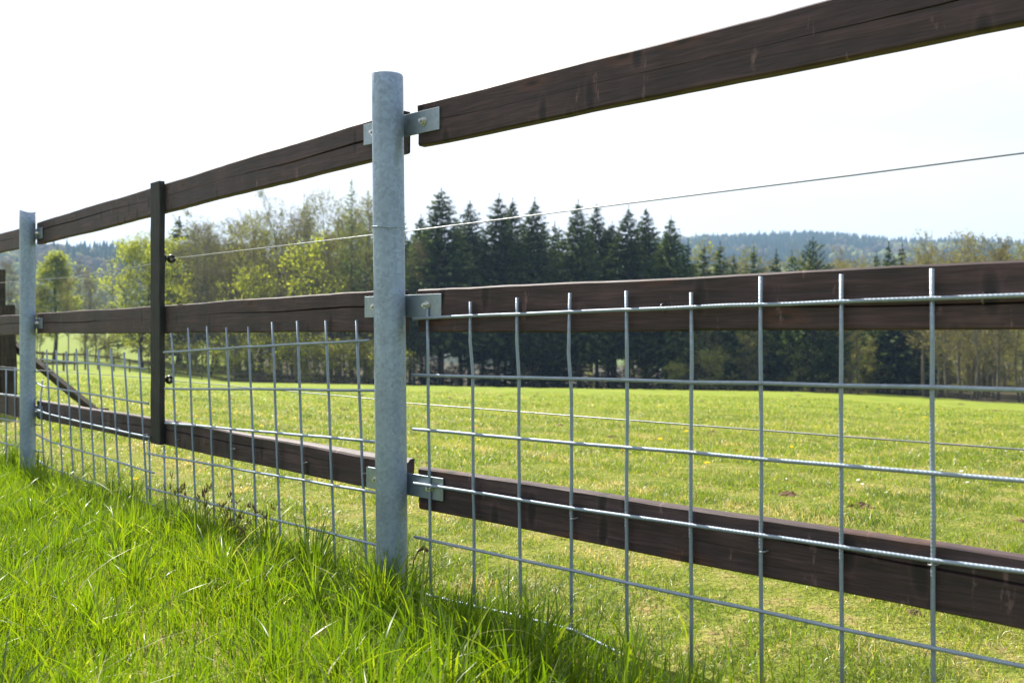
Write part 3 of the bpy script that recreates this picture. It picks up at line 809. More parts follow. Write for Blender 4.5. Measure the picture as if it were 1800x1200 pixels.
# electric fence wires, strung behind the rails and through the insulators
def wire(pts, rad, label):
    root = pts[0]
    mb = MB().tube([p - root for p in pts], rad, 6)
    o = link('fence_wire', mb.mesh('fence_wire', M_wire, True))
    o.location = root
    return tag(o, label, 'wire', 'electric wires strung along the fence')
DW = DR_RAIL + 0.075
e0 = hit(655, 413, NL, DL_RAIL + 0.07)
wire([hit(0, 497, NL, DL_RAIL + .06) - UL * 3 + Vector((0, 0, -0.0)), hit(0, 497, NL, DL_RAIL + .06), hit(130, 487, NL, DL_RAIL + .06), hit(263, 465, NL, DL_RAIL + .05), i1, hit(312, 453.5, NL, DL_RAIL + .045), hit(480, 434, NL, DL_RAIL + .055), e0, hit(712, 407, NR, DW), hit(1100, 358, NR, DW), hit(1500, 308, NR, DW), hit(1800, 269, NR, DW), hit(1800, 269, NR, DW) + (hit(1800, 269, NR, DW) - hit(1500, 308, NR, DW)) * 3], 0.0017, 'thin electric wire strung high between top and middle rails')
wire([hit(0, 645, NL, DL_RAIL + .06) - UL * 3, hit(62, 650, NL, DL_RAIL + .06), hit(263, 664, NL, DL_RAIL + .05), i2, hit(312, 669.5, NL, DL_RAIL + .045), hit(450, 682, NL, DL_RAIL + .055), hit(655, 701, NL, DL_RAIL + .07), hit(712, 708, NR, DW), hit(1100, 738, NR, DW), hit(1500, 768, NR, DW), hit(1800, 790, NR, DW), hit(1800, 790, NR, DW) + (hit(1800, 790, NR, DW) - hit(1500, 768, NR, DW)) * 3], 0.0017, 'thin electric wire strung low between middle and bottom rails')

# ---- galvanised reinforcing mesh tied to the front of the rails
def panel(label, n, Dm, vbars, hbars, staples, ground_px, rad):
    base = hit(ground_px, 583, n, Dm)
    root = empty('wire_mesh_panel', (base.x, base.y, hz(base.x, base.y)), label, 'wire mesh', 'galvanised mesh panels tied to the fence')
    O = root.location
    rj = random.Random(int(ground_px))
    def bar(name, pts, off):
        P3 = [hit(p[0], p[1], n, Dm + off) for p in pts]
        out = []
        for a, b in zip(P3, P3[1:]):
            k = max(1, int((b - a).length / 0.12))
            for i in range(k):
                out.append(a + (b - a) * (i / k) + Vector((0, 0, 0)))
        out.append(P3[-1])
        along = (P3[-1] - P3[0]).normalized()
        perp = n.cross(along)
        w = [o + perp * rj.uniform(-.0012, .0012) + n * rj.uniform(-.0008, .0008) if 0 < i < len(out) - 1 else o for i, o in enumerate(out)]
        mb = MB().tube([p - w[0] for p in w], rad, 8)
        o = link(name, mb.mesh(name, M_rebar, True, uv=True), root)
        o.location = w[0] - O
        return o
    for v in vbars: bar('vertical_bar', v, 0.0)
    for h in hbars: bar('horizontal_bar', h, -rad * 1.6)
    for (sx, sy, horiz) in staples:
        c = hit(sx, sy, n, Dm)
        pts = []
        for k in range(9):
            a = math.pi * k / 8
            s_ = math.cos(a) * 0.0095; o_d = -math.sin(a) * (0.0125 + rad) + 0.012
            pts.append((Vector((0, 0, s_)) if horiz else (UR if n is NR else UL) * s_ + Vector((0, 0, 0.002 * math.cos(a)))) + n * o_d)
        o = link('staple', MB().tube(pts, 0.0017, 6).mesh('staple', M_wire, True), root)
        o.location = c - O
    return root

def gy(px, n, D):    # photo row where the plane meets the ground in column px
    p = hit(px, 583, n, D)
    return HOR - (hz(p.x, p.y) - 0.02 - CAM_Z) * F / p.y

vb = []
for (xt, yt, xb) in ((751, 541, 758), (827, 530, 834), (909, 523, 915), (1002, 515, 1005), (1101, 511, 1103), (1215, 514, 1215), (1337, 486, 1339), (1479, 482, 1480), (1638, 472, 1641), (1821, 462, 1824), (2040, 452, 2042), (2290, 440, 2292), (2580, 428, 2582)):
    pts = [(xt, yt)]
    if xt == 827: pts += [(827, 600), (831, 655)]
    if xt == 909: pts += [(908, 600), (912, 670)]
    if xt == 1002: pts += [(999, 620), (1004, 690)]
    pts.append((xb, gy(xb, NR, DR_MESH)))
    vb.append(pts)
hb_ = [[(726, 560), (1000, 548), (1800, 518), (2650, 486)], [(726, 659), (1215, 671), (1800, 685), (2650, 703)], [(726, 754), (1101, 786), (1479, 818), (1800, 844), (2650, 912)],
       [(727, 849), (1101, 907), (1638, 983), (1800, 1005), (2650, 1122)], [(729, 943), (1215, 1048), (1638, 1138), (1800, 1171), (2650, 1345)], [(735, 1041), (900, 1080), (1010, 1108), (1100, 1152), (1215, 1200), (1638, 1325), (1800, 1375), (2650, 1620)]]
panel('large steel mesh panel right of the near grey post', NR, DR_MESH, vb, hb_,
      [(1163, 540, True), (1727, 524, True), (835, 868, False), (1007, 911, False), (1340, 969, False), (1640, 992, False)], 1300, 0.0041)

va = []
for (xt, yt, xb, yb) in ((303 - 1.5, 585, 316, 937), (331, 576, 346, 943), (364, 573, 378, 937), (398, 575, 413, 950), (436.5, 574, 452, 957), (478.5, 566, 494, 967), (522.5, 564, 538, 980), (572.5, 563, 589, 987), (626.5, 563, 644, 993)):
    k = (xb - xt) / (yb - yt); ye = gy(xb, NL, DL_MESH)
    va.append([(xt, yt), (xb, yb), (xb + k * (ye - yb), ye)])
va.append([(288, 782), (292, 927), (292.3, gy(292, NL, DL_MESH))])
va.append([(262, 772), (264.5, 915)])
ha = [[(288, 619), (460, 608), (648, 598)], [(290, 683), (480, 684), (668, 686)], [(291, 743), (480, 760), (668, 777)], [(260, 797), (460, 831), (668, 867)], [(260, 857), (460, 907), (668, 959)], [(263, 912), (400, 962), (668, 1043)]]
panel('steel mesh panel between the black batten and near grey post', NL, DL_MESH, va, ha,
      [(310, 773, False), (409, 789, False), (536, 813, False), (641, 832, False), (562, 603, True)], 450, 0.0042)

vbb = []
for (xt, yt, xb, yb) in ((82, 615, 93, 855), (98.7, 615, 111.5, 868), (116, 617, 131, 871), (134, 613, 149, 873), (153, 613, 168.5, 876), (173, 615, 190, 887), (195, 612.5, 212, 895), (218, 619, 236, 897), (243.5, 612.5, 260, 895)):
    k = (xb - xt) / (yb - yt); ye = gy(xb, NL, DL_MESH)
    vbb.append([(xt, yt), (xb, yb), (xb + k * (ye - yb), ye)])
vbb.append([(74.7, 668), (71, 708), (75, 780), (79, 852)])
hbb = [[(70.7, 631), (160, 639), (256, 648)], [(62.7, 672), (75, 679), (261, 709)], [(63, 719), (82, 727), (160, 746), (263, 768.5)], [(62.7, 763), (85, 775), (160, 797), (271, 831)], [(66.7, 809), (83, 820), (272, 888.5)]]
panel('loosely bent steel mesh panel between farther grey post and black batten', NL, DL_MESH - 0.012, vbb, hbb, [(253, 764, False), (205, 754, False)], 160, 0.0042)
vc = [[(10.5, 648), (11.5, 840)], [(26, 645), (28, 845)], [(-6, 648), (-5, 836)], [(-22, 648), (-21, 830)], [(-37, 648), (-36, 825)]]
hc = [[(-45, 646), (10, 649), (68, 653)], [(-45, 690), (10, 693), (34, 696), (64, 700)], [(-45, 727), (0, 735), (70, 747)], [(-45, 765), (0, 777), (73, 794)], [(-45, 803), (0, 820), (75, 841)]]
panel('steel mesh panel at the left edge behind the farther post', NL, DL_MESH + 0.004, vc, hc, [], 0, 0.004)

# ------------------------------------------------------------------ wooden corner post with brace behind the fence
g8 = at(8, 8.0)
cp = empty('corner_post', g8, 'heavy dark wooden corner post with a diagonal brace at left edge', 'wooden post')
CI = Matrix.Translation(-cp.location)
def timber(name, p0, p1, w, d, mat, seed):
    """squared timber from p0 to p1, local x along it"""
    rs_ = random.Random(seed)
    ax = (p1 - p0); L = ax.length; ax.normalize()
    dv = Vector((0.68, 0.73, 0)); dv = (dv - ax * dv.dot(ax)).normalized(); sv = dv.cross(ax)
    mb = MB(); N = 10
    for i in range(N + 1):
        x = L * i / N
        for (y, z) in ((-d / 2, -w / 2), (-d / 2, w / 2), (d / 2, w / 2), (d / 2, -w / 2)):
            mb.v.append(Vector((x, y + rs_.uniform(-.003, .003), z + rs_.uniform(-.003, .003)))); mb.uv.append((0, 0))
    for i in range(N):
        for k in range(4):
            k2 = (k + 1) % 4
            mb.f.append((i * 4 + k, i * 4 + k2, i * 4 + 4 + k2, i * 4 + 4 + k))
    mb.f.append((3, 2, 1, 0)); mb.f.append((N * 4, N * 4 + 1, N * 4 + 2, N * 4 + 3))
    mtx = Matrix(((ax.x, dv.x, sv.x, p0.x), (ax.y, dv.y, sv.y, p0.y), (ax.z, dv.z, sv.z, p0.z), (0, 0, 0, 1)))
    return link(name, mb.mesh(name, mat), cp, CI @ mtx)
gz = g8.z - 0.05
P = lambda px, py, Y: at(px, Y, py)
b1 = P(-6, 690, 8.0); b1.z = gz
timber('post', b1, P(-8, 474, 8.0), 0.135, 0.14, M_oldwood, 1)
b2 = P(18, 690, 7.95); b2.z = gz
timber('post', b2, P(12, 536, 7.95), 0.085, 0.12, M_oldwood, 2)
br0 = P(12, 596, 8.05); br1 = P(171, 726, 7.9)
timber('brace', br1, br0, 0.075, 0.05, M_oldwood, 3)
link('peg', MB().box(-.045, .045, -.02, .02, -.03, .012).mesh('peg', M_oldwood), cp, CI @ Matrix.Translation(P(181, 719, 7.9)))

# ------------------------------------------------------------------ far post-and-rail fence at the foot of the field
ff = empty('field_fence', at(172, 58), 'low brown post-and-rail fence far off at the foot of the pasture', 'fence')
FFI = Matrix.Translation(-ff.location)
path = [(40, 37), (56, 40), (75, 43), (93, 46), (112, 49), (131, 52), (150, 55), (172, 58), (200, 61), (228, 65), (262, 69), (307, 73), (355, 77), (407, 81), (455, 83), (505, 85), (555, 86), (605, 87), (655, 88)]
pts_f = []
for i, (px, Y) in enumerate(path):
    g = at(px, Y)
    pts_f.append(g)
    m_ = MB().box(-.045, .045, -.04, .04, -.1, 1.12)
    link('post', m_.mesh('post', M_farrail), ff, FFI @ Matrix.Translation(g) @ Matrix.Rotation(i * .7, 4, 'Z'))
for a, b in zip(pts_f, pts_f[1:]):
    for hh in (0.45, 1.0):
        d = b - a
        u = Vector((d.x, d.y, 0)).normalized(); n_ = Vector((-u.y, u.x, 0))
        m_ = MB()
        L = d.length
        for (x, z0) in ((0, 0), (1, 1)):
            for (y, z) in ((-.025, -.06), (-.025, .06), (.025, .06), (.025, -.06)):
                m_.v.append(Vector((d.x * x, d.y * x, d.z * x)) + n_ * (y - .09) + Vector((0, 0, z))); m_.uv.append((0, 0))
        for k in range(4): m_.f.append((k, (k + 1) % 4, 4 + (k + 1) % 4, 4 + k))
        m_.f += [(3, 2, 1, 0), (4, 5, 6, 7)]
        link('rail', m_.mesh('rail', M_farrail), ff, FFI @ Matrix.Translation(a + Vector((0, 0, hh))))

# ------------------------------------------------------------------ trees
def leaf_mesh(name, mat, C, A, B, tints):
    """quads centred at C with half axes A, B (numpy n x 3)"""
    n = len(C)
    V = np.stack([C - A, C + B * 0.9, C + A, C - B * 0.9], 1).reshape(-1, 3)
    Q = np.arange(4 * n).reshape(n, 4)
    T = np.repeat(np.stack([tints, np.zeros(n), np.zeros(n), np.ones(n)], -1), 4, 0)
    return np_mesh(name, V, Q, mat, T)

def unit(a):
    return a / (np.linalg.norm(a, axis=-1, keepdims=True) + 1e-9)

def spruce_meshes(seed, Ht, Rb, mat, bark, first=0.12, droop=0.35, gap=0.42, per=9, dens=1.0, lsz=0.42, upturn=0.0, power=0.85, ragged=0.22):
    g = np.random.default_rng(seed)
    C = []; A = []; B = []; T = []
    tr = MB()
    wx = 0.12 * g.standard_normal(2)
    def axis(z):
        s = z / Ht
        return np.array([wx[0] * math.sin(s * 3), wx[1] * math.sin(s * 2.3), z])
    tp = [axis(Ht * s) for s in np.linspace(0, 1, 9)]
    tr.tube([tuple(p) for p in tp], [max(0.012, 0.012 * Ht * (1 - s) ** 0.9) for s in np.linspace(0, 1, 9)], 7)
    z = first * Ht
    lob = g.uniform(0, 6.28, 3)
    while z < Ht - 0.15:
        s = (z - first * Ht) / (Ht * (1 - first))
        prof = (1 - s) ** power * (0.65 + 0.35 * min(1, s / 0.12))
        nb = max(6, int(per * (0.5 + 0.7 * (1 - s))))
        a0 = g.uniform(0, 6.28)
        for k in range(nb):
            az = a0 + 6.28 * k / nb + g.uniform(-.25, .25)
            Lb = Rb * prof * (1 + ragged * g.standard_normal() + 0.12 * math.sin(az * 2 + lob[0] + z * 0.7))
            Lb = max(0.22, Lb)
            zz = z + g.uniform(-.2, .2)
            d = np.array([math.cos(az), math.sin(az), 0.0])
            p0 = axis(min(zz, Ht))
            up0 = g.uniform(0.15, 0.35) * (0.4 + s) + upturn
            npt = max(3, int(Lb / (lsz * 0.34) * dens))
            us = (np.arange(npt) + g.uniform(0, 1, npt)) / npt
            us = 0.12 + 0.88 * us ** 0.8
            cen = p0 + d * (us * Lb)[:, None]
            cen[:, 2] += Lb * (up0 * us - droop * us ** 2 * (1.2 - s) + 0.12 * us ** 4)
            side = np.array([-d[1], d[0], 0.0])
            lat = g.uniform(-1, 1, npt) * Lb * 0.2 * (1.05 - us)
            cen += side * lat[:, None]
            cen[:, 2] -= np.abs(g.standard_normal(npt)) * 0.10
            ax = d * 0.75 + side * np.sign(lat)[:, None] * g.uniform(0.1, .9, npt)[:, None]
            ax[:, 2] += -0.35 * us + upturn * .8 + g.uniform(-.35, .2, npt)
            ax = unit(ax)
            hang = unit(np.cross(ax, np.stack([g.uniform(-.6, .6, npt), g.uniform(-.6, .6, npt), np.ones(npt)], -1)))
            hv = unit(hang + np.array([0, 0, -1.0]) * g.uniform(0, 1.2, npt)[:, None])
            sz = lsz * g.uniform(0.55, 1.2, npt) * (0.55 + 0.45 * (1 - s))
            C.append(cen); A.append(ax * (sz * 0.62)[:, None]); B.append(hv * (sz * 0.36)[:, None])
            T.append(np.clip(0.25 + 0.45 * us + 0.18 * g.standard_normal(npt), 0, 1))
            if Lb > 0.8 and g.random() < 0.55:
                e = p0 + d * Lb * 0.8; e[2] += Lb * (up0 * 0.8 - droop * 0.64 * (1.2 - s))
                tr.tube([tuple(p0), tuple(e)], [0.03, 0.008], 3, cap=False)
        z += gap * g.uniform(0.75, 1.25) * (0.6 + 0.5 * (1 - s))
    # leader
    n = 6
    cen = axis(Ht) + np.stack([np.zeros(n), np.zeros(n), np.linspace(-.5, .25, n)], -1)
    C.append(cen); A.append(np.tile([0, 0, 0.2], (n, 1))); B.append(np.stack([np.cos(np.arange(n) * 2.), np.sin(np.arange(n) * 2.), np.zeros(n)], -1) * 0.07); T.append(np.full(n, 0.5))
    # dead stubs on the bare bole
    for k in range(26):
        zz = g.uniform(0.03, first + 0.06) * Ht; az = g.uniform(0, 6.28); l = g.uniform(.4, 1.4)
        p0 = axis(zz)
        tr.tube([tuple(p0), (p0[0] + math.cos(az) * l, p0[1] + math.sin(az) * l, p0[2] - l * g.uniform(0, .4))], [0.022, 0.006], 3, cap=False)
    C, A, B, T = [np.concatenate(q) for q in (C, A, B, T)]
    return tr.mesh('trunk', bark, True), leaf_mesh('crown', mat, C, A, B, T)

def decid_meshes(seed, Ht, spread, mat, bark, twigmat, n1=24, n2=6, n3=5, leaves=2, lsz=0.2, first=0.2, shape='round', stems=1, rise=0.9, twl=0.9):
    g = np.random.default_rng(seed)
    tr = MB()
    TC = []; TD = []
    LC = []
    for st in range(stems):
        off = np.array([0.0, 0, 0]) if stems == 1 else np.array([0.5 * math.cos(st * 2.4), 0.5 * math.sin(st * 2.4), 0])
        leanv = g.standard_normal(2) * 0.05 * Ht + off[:2] * 1.2
        hs = Ht * (1.0 if st == 0 else g.uniform(0.75, .95))
        wob = g.standard_normal((2, 2)) * 0.02 * Ht
        def ax(s):
            return off + np.array([leanv[0] * s ** 1.5 + wob[0, 0] * math.sin(3 * s) + wob[0, 1] * math.sin(7 * s), leanv[1] * s ** 1.5 + wob[1, 0] * math.sin(3 * s + 1) + wob[1, 1] * math.sin(6 * s), hs * s])
        ss = np.linspace(0, .93, 10)
        r0 = 0.0125 * Ht / math.sqrt(stems)
        tr.tube([tuple(ax(s)) for s in ss], [max(0.02, r0 * (1 - s) ** 0.8) for s in ss], 7)
        m1 = max(4, int(n1 / stems))
        for i in range(m1):
            s = first + (0.95 - first) * ((i + g.uniform(0, 1)) / m1)
            q = (s - first) / (1 - first)
            if shape == 'round': pr_ = math.sqrt(max(0.06, 1 - (2 * q - 0.8) ** 2 / 1.5))
            elif shape == 'cone': pr_ = max(0.12, 1 - q) ** 0.75
            else: pr_ = 0.55 + 0.45 * math.sin(q * 3.0)
            Lb = spread * pr_ * g.uniform(0.75, 1.15)
            az = i * 2.4 + g.uniform(-.5, .5)
            el = R(g.uniform(25, 55)) * rise * (0.7 + .6 * q)
            p = ax(min(s, .95)); d = np.array([math.cos(az) * math.cos(el), math.sin(az) * math.cos(el), math.sin(el)])
            bp = [p]
            for k in range(4):
                d = unit(d + g.standard_normal(3) * 0.13 + np.array([0, 0, 0.09]))
                bp.append(bp[-1] + d * Lb / 4)
            rb = max(0.02, r0 * 0.45 * (1 - s))
            tr.tube([tuple(b) for b in bp], [rb, rb * .75, rb * .55, rb * .35, 0.01], 4, cap=False)
            for j in range(n2):
                f = g.uniform(0.25, 1.0) * 4; k = min(3, int(f)); b0 = bp[k] + (bp[k + 1] - bp[k]) * (f - k)
                d2 = unit(d + g.standard_normal(3) * 0.75 + np.array([0, 0, 0.15]))
                L2 = Lb * g.uniform(.25, .5)
                e = b0 + d2 * L2; mid = (b0 + e) / 2 + g.standard_normal(3) * L2 * .08
                tr.tube([tuple(b0), tuple(mid), tuple(e)], [0.018, 0.012, 0.006], 3, cap=False)
                for w in range(n3):
                    f2 = g.uniform(.2, 1)
                    c0 = b0 + (e - b0) * f2
                    d3 = unit(d2 + g.standard_normal(3) * 0.8 + np.array([0, 0, .2])) * twl * g.uniform(.4, 1.1)
                    TC.append(c0); TD.append(d3)
                    for l in range(leaves):
                        LC.append(c0 + d3 * g.uniform(.15, 1.1) + g.standard_normal(3) * .14)
    TC = np.array(TC); TD = np.array(TD); n = len(TC)
    sd = unit(np.cross(TD, g.standard_normal((n, 3)))) * 0.014
    fork = unit(TD + g.standard_normal((n, 3)) * 0.4) * np.linalg.norm(TD, axis=1, keepdims=True) * .6
    C2 = np.concatenate([TC + TD * .5, TC + TD * .4 + fork * .5]); A2 = np.concatenate([TD * .5, fork * .5]); B2 = np.concatenate([sd, sd])
    tw = leaf_mesh('twigs', twigmat, C2, A2, B2, g.uniform(0, 1, 2 * n))
    if LC:
        LC = np.array(LC); n = len(LC)
        A = unit(g.standard_normal((n, 3))) ; B = unit(np.cross(A, g.standard_normal((n, 3))))
        sz = lsz * g.uniform(.5, 1.25, n)
        cr = leaf_mesh('crown', mat, LC, A * (sz * .55)[:, None], B * (sz * .45)[:, None], np.clip(g.normal(.5, .25, n), 0, 1))
    else:
        cr = None
    return tr.mesh('trunk', bark, True), cr, tw

PROTO = {}
for i in range(4):
    PROTO['spruce%d' % i] = spruce_meshes(100 + i, 20.0, (4.6, 4.2, 4.9, 4.0)[i], M_spruce, M_bark_dark, first=(.22, .3, .18, .28)[i], dens=1.9, lsz=.46, gap=.33, power=.74, per=14, ragged=.13)
PROTO['deep'] = spruce_meshes(119, 20.0, 3.9, M_spruce, M_bark_dark, first=.24, dens=1.3, lsz=.75, gap=.5, power=.6, per=9)
PROTO['young'] = spruce_meshes(118, 6.0, 2.2, M_spruce, M_bark_dark, first=.02, dens=1.6, lsz=.4, gap=.35, power=.7, per=9)
PROTO['broad'] = spruce_meshes(120, 16.0, 4.6, M_spruce, M_bark_dark, first=.05, droop=.1, upturn=.5, per=11, dens=2.0, power=0.75, ragged=.2)
PROTO['slim0'] = spruce_meshes(131, 15.0, 2.6, M_spruce, M_bark_dark, first=.08, dens=1.9, per=10, power=.8, lsz=.48)
PROTO['slim1'] = spruce_meshes(132, 15.0, 2.9, M_spruce, M_bark_dark, first=.1, dens=1.9, per=10, power=.8, lsz=.48)
PROTO['larch0'] = spruce_meshes(141, 24.0, 3.6, M_larch, M_bark, first=.25, dens=1.5, droop=.15, upturn=.12, lsz=.33, per=11, gap=.5, power=.75)
PROTO['larch1'] = spruce_meshes(142, 22.0, 3.0, M_larch, M_bark, first=.25, dens=1.4, droop=.15, upturn=.12, lsz=.33, per=11, gap=.5, power=.75)
for i in range(3):
    PROTO['olive%d' % i] = decid_meshes(200 + i, 17.0, 4.0, M_olive, M_bark, M_twig, n1=32, n2=8, n3=6, leaves=3, lsz=.15, first=.15, shape='oval', rise=1.15)
PROTO['bare0'] = decid_meshes(211, 16.0, 3.6, M_tan, M_bark, M_twig, n1=34, n2=9, n3=8, leaves=1, lsz=.12, first=.18, shape='oval', rise=1.2)
PROTO['bare1'] = decid_meshes(212, 15.0, 3.2, M_tan, M_bark, M_twig, n1=34, n2=9, n3=8, leaves=1, lsz=.12, first=.18, shape='oval', stems=2, rise=1.2)
PROTO['birch'] = decid_meshes(221, 14.0, 2.9, M_fresh, M_bark_dark, M_twig, n1=44, n2=8, n3=6, leaves=5, lsz=.19, first=.2, shape='cone', rise=.75)
PROTO['maple'] = decid_meshes(222, 13.0, 4.9, M_fresh, M_bark_dark, M_twig, n1=50, n2=8, n3=6, leaves=5, lsz=.19, first=.15, shape='round', rise=.9)
PROTO['fresh0'] = decid_meshes(231, 11.0, 3.0, M_fresh, M_bark, M_twig, n1=28, n2=7, n3=5, leaves=3, lsz=.18, first=.12, shape='round')
PROTO['shrub0'] = decid_meshes(241, 5.0, 2.0, M_olive, M_bark, M_twig, n1=20, n2=5, n3=4, leaves=3, lsz=.25, first=.05, shape='round', stems=3)
PROTO['shrub1'] = decid_meshes(242, 4.5, 2.0, M_fresh, M_bark, M_twig, n1=18, n2=5, n3=4, leaves=2, lsz=.22, first=.05, shape='round', stems=3)
PROTO['thick0'] = decid_meshes(261, 12.0, 3.0, M_olive, M_bark, M_twig, n1=34, n2=7, n3=6, leaves=3, lsz=.2, first=.04, shape='oval', stems=3, rise=1.2)
PROTO['thick1'] = decid_meshes(262, 12.0, 3.0, M_tan, M_bark, M_twig, n1=34, n2=8, n3=7, leaves=2, lsz=.18, first=.04, shape='oval', stems=3, rise=1.2)
PROTO['tan0'] = decid_meshes(251, 15.0, 3.4, M_tan, M_bark, M_twig, n1=28, n2=7, n3=5, leaves=2, lsz=.2, first=.2, shape='oval', rise=1.2, stems=2)
PROTO['tan1'] = decid_meshes(252, 15.0, 3.0, M_tan, M_bark, M_twig, n1=28, n2=7, n3=5, leaves=2, lsz=.2, first=.3, shape='oval', rise=1.2)
PH = {'thick0': 12, 'thick1': 12, 'deep': 20, 'young': 6, 'spruce0': 20, 'spruce1': 20, 'spruce2': 20, 'spruce3': 20, 'broad': 16, 'slim0': 15, 'slim1': 15, 'larch0': 24, 'larch1': 22, 'olive0': 17, 'olive1': 17, 'olive2': 17, 'bare0': 16, 'bare1': 15, 'birch': 14, 'maple': 13, 'fresh0': 11, 'shrub0': 5, 'shrub1': 4.5, 'tan0': 15, 'tan1': 15}
tr_rng = random.Random(5)
ORD = ['first', 'second', 'third', 'fourth', 'fifth', 'sixth', 'seventh', 'eighth', 'ninth']
BAR_R = [754, 831, 911, 1003, 1102, 1215, 1338, 1480, 1639]
BAR_L = [306, 336, 369, 403, 442, 485, 529, 579, 634]
def where(px):
    if px > 1745: return 'at the right picture edge'
    if px > 1690: return 'halfway from last mesh bar to right picture edge'
    if px > 1639: return 'just right of the last mesh bar'
    if px > 754:
        i = sum(px > b for b in BAR_R)
        return 'between %s and %s mesh bars right of the near post' % (ORD[i - 1], ORD[i])
    if px > 634: return 'beside the near post'
    if px > 306:
        i = sum(px > b for b in BAR_L)
        return 'between %s and %s mesh bars right of the batten' % (ORD[i - 1], ORD[i])
    if px > 263: return 'at the black batten'
    return 'left of the black batten'
def tree(kind, px, top_py, Y, name, label, cat='tree', group=None, wide=1.0):
    g = at(px, Y)
    top = CAM_Z + (HOR - top_py) / F * Y
    h = max(1.0, top - g.z + 0.15)
    k = h / PH[kind]
    o = empty(name, (g.x, g.y, g.z - 0.15), label, cat, group)
    o.rotation_euler = (0, 0, tr_rng.uniform(0, 6.28))
    o.scale = (k * wide, k * wide, k)
    for part in PROTO[kind]:
        if part is not None:
            c = link(part.name.split('.')[0], part, o)
            if not c.name.startswith('trunk'): c['kind'] = 'stuff'
    return o

SP = 'tall dark spruces behind the pasture'
for kind, px, ty, Y, w, lab in [
    ('spruce0', 775, 334, 92, 1.25, 'tall dark spruce nearest the right side of the near grey post'),
    ('spruce3', 742, 380, 97, 1.0, 'dark spruce half hidden at the left end of the spruce row'),
    ('spruce1', 829, 357, 96, 1.0, 'narrow dark spruce just right of the tallest one'),
    ('spruce2', 876, 345, 94, 1.0, 'dense dark spruce left of the narrow gap of sky'),
    ('spruce3', 903, 352, 99, 1.0, 'slender spruce close behind the dense spruce'),
    ('spruce0', 940, 352, 93, 0.95, 'pointed dark spruce standing left of the notch in the treetops'),
    ('slim1', 975, 396, 100, 1.2, 'shorter spruce in the notch of the treetops'),
    ('spruce2', 1017, 357, 92, 1.0, 'broad dark spruce right of the notch in the treetops'),
    ('spruce1', 1050, 364, 96, 1.0, 'spruce just right of the broad one, slightly shorter'),
    ('spruce3', 1078, 392, 94, 1.1, 'lower spruce between two taller pairs of spruces'),
    ('spruce0', 1105, 366, 91, 1.0, 'dark spruce, left one of the last tall pair'),
    ('spruce1', 1134, 370, 94, 1.0, 'dark spruce, right one of the last tall pair'),
    ('spruce2', 1180, 384, 90, 1.0, 'wide spruce at the right end of the tall row'),
    ('slim0', 1212, 425, 89, 1.15, 'small spruce leaning on the right end of the tall row'),
    ('slim1', 1238, 434, 92, 1.0, 'small pointed spruce below the blue hill, left one of a pair'),
    ('slim0', 1264, 428, 90, 1.3, 'small pointed spruce below the blue hill, right one of a pair'),
    ('slim1', 1290, 452, 93, 1.0, 'lowest small spruce just above the middle rail'),
    ('slim0', 1328, 438, 88, 1.3, 'separate cone-shaped small spruce below the hill crest'),
    ('slim1', 1365, 443, 90, 1.0, 'slim small spruce left of the bushy spreading conifer'),
    ('slim0', 1392, 446, 91, 1.1, 'slim small spruce touching the bushy spreading conifer'),
    ('broad', 1428, 422, 84, 1.0, 'bushy spreading conifer with upswept branches below the blue hill'),
    ('slim0', 1543, 445, 92, 1.0, 'leftmost of three little spruces towards the right'),
    ('slim1', 1562, 431, 90, 1.1, 'middle one of three little spruces towards the right'),
    ('slim0', 1589, 432, 88, 1.3, 'rightmost of three little spruces towards the right')]:
    tree(kind, px, ty, Y, 'spruce_tree', lab, 'spruce', SP, w)
for i in range(34):
    px = 700 + i * 26 + tr_rng.uniform(-9, 9); Y = tr_rng.uniform(102, 128)
    lim = np.interp(px, [700, 1180, 1230, 1640], [385, 405, 455, 470])
    if px < 1235:
        tree(('spruce1', 'deep', 'deep')[i % 3], px, lim + tr_rng.uniform(0, 30), Y, 'spruce_tree', 'dark spruce deeper in wood, ' + where(px), 'spruce', 'spruces deeper in the wood', 1.0)
    else:
        tree(('thick0', 'deep', 'thick1')[i % 3], px, lim + tr_rng.uniform(0, 30), Y, 'forest_tree', 'tree inside the wood, ' + where(px), 'tree', 'trees inside the wood right of the spruces', 1.1)

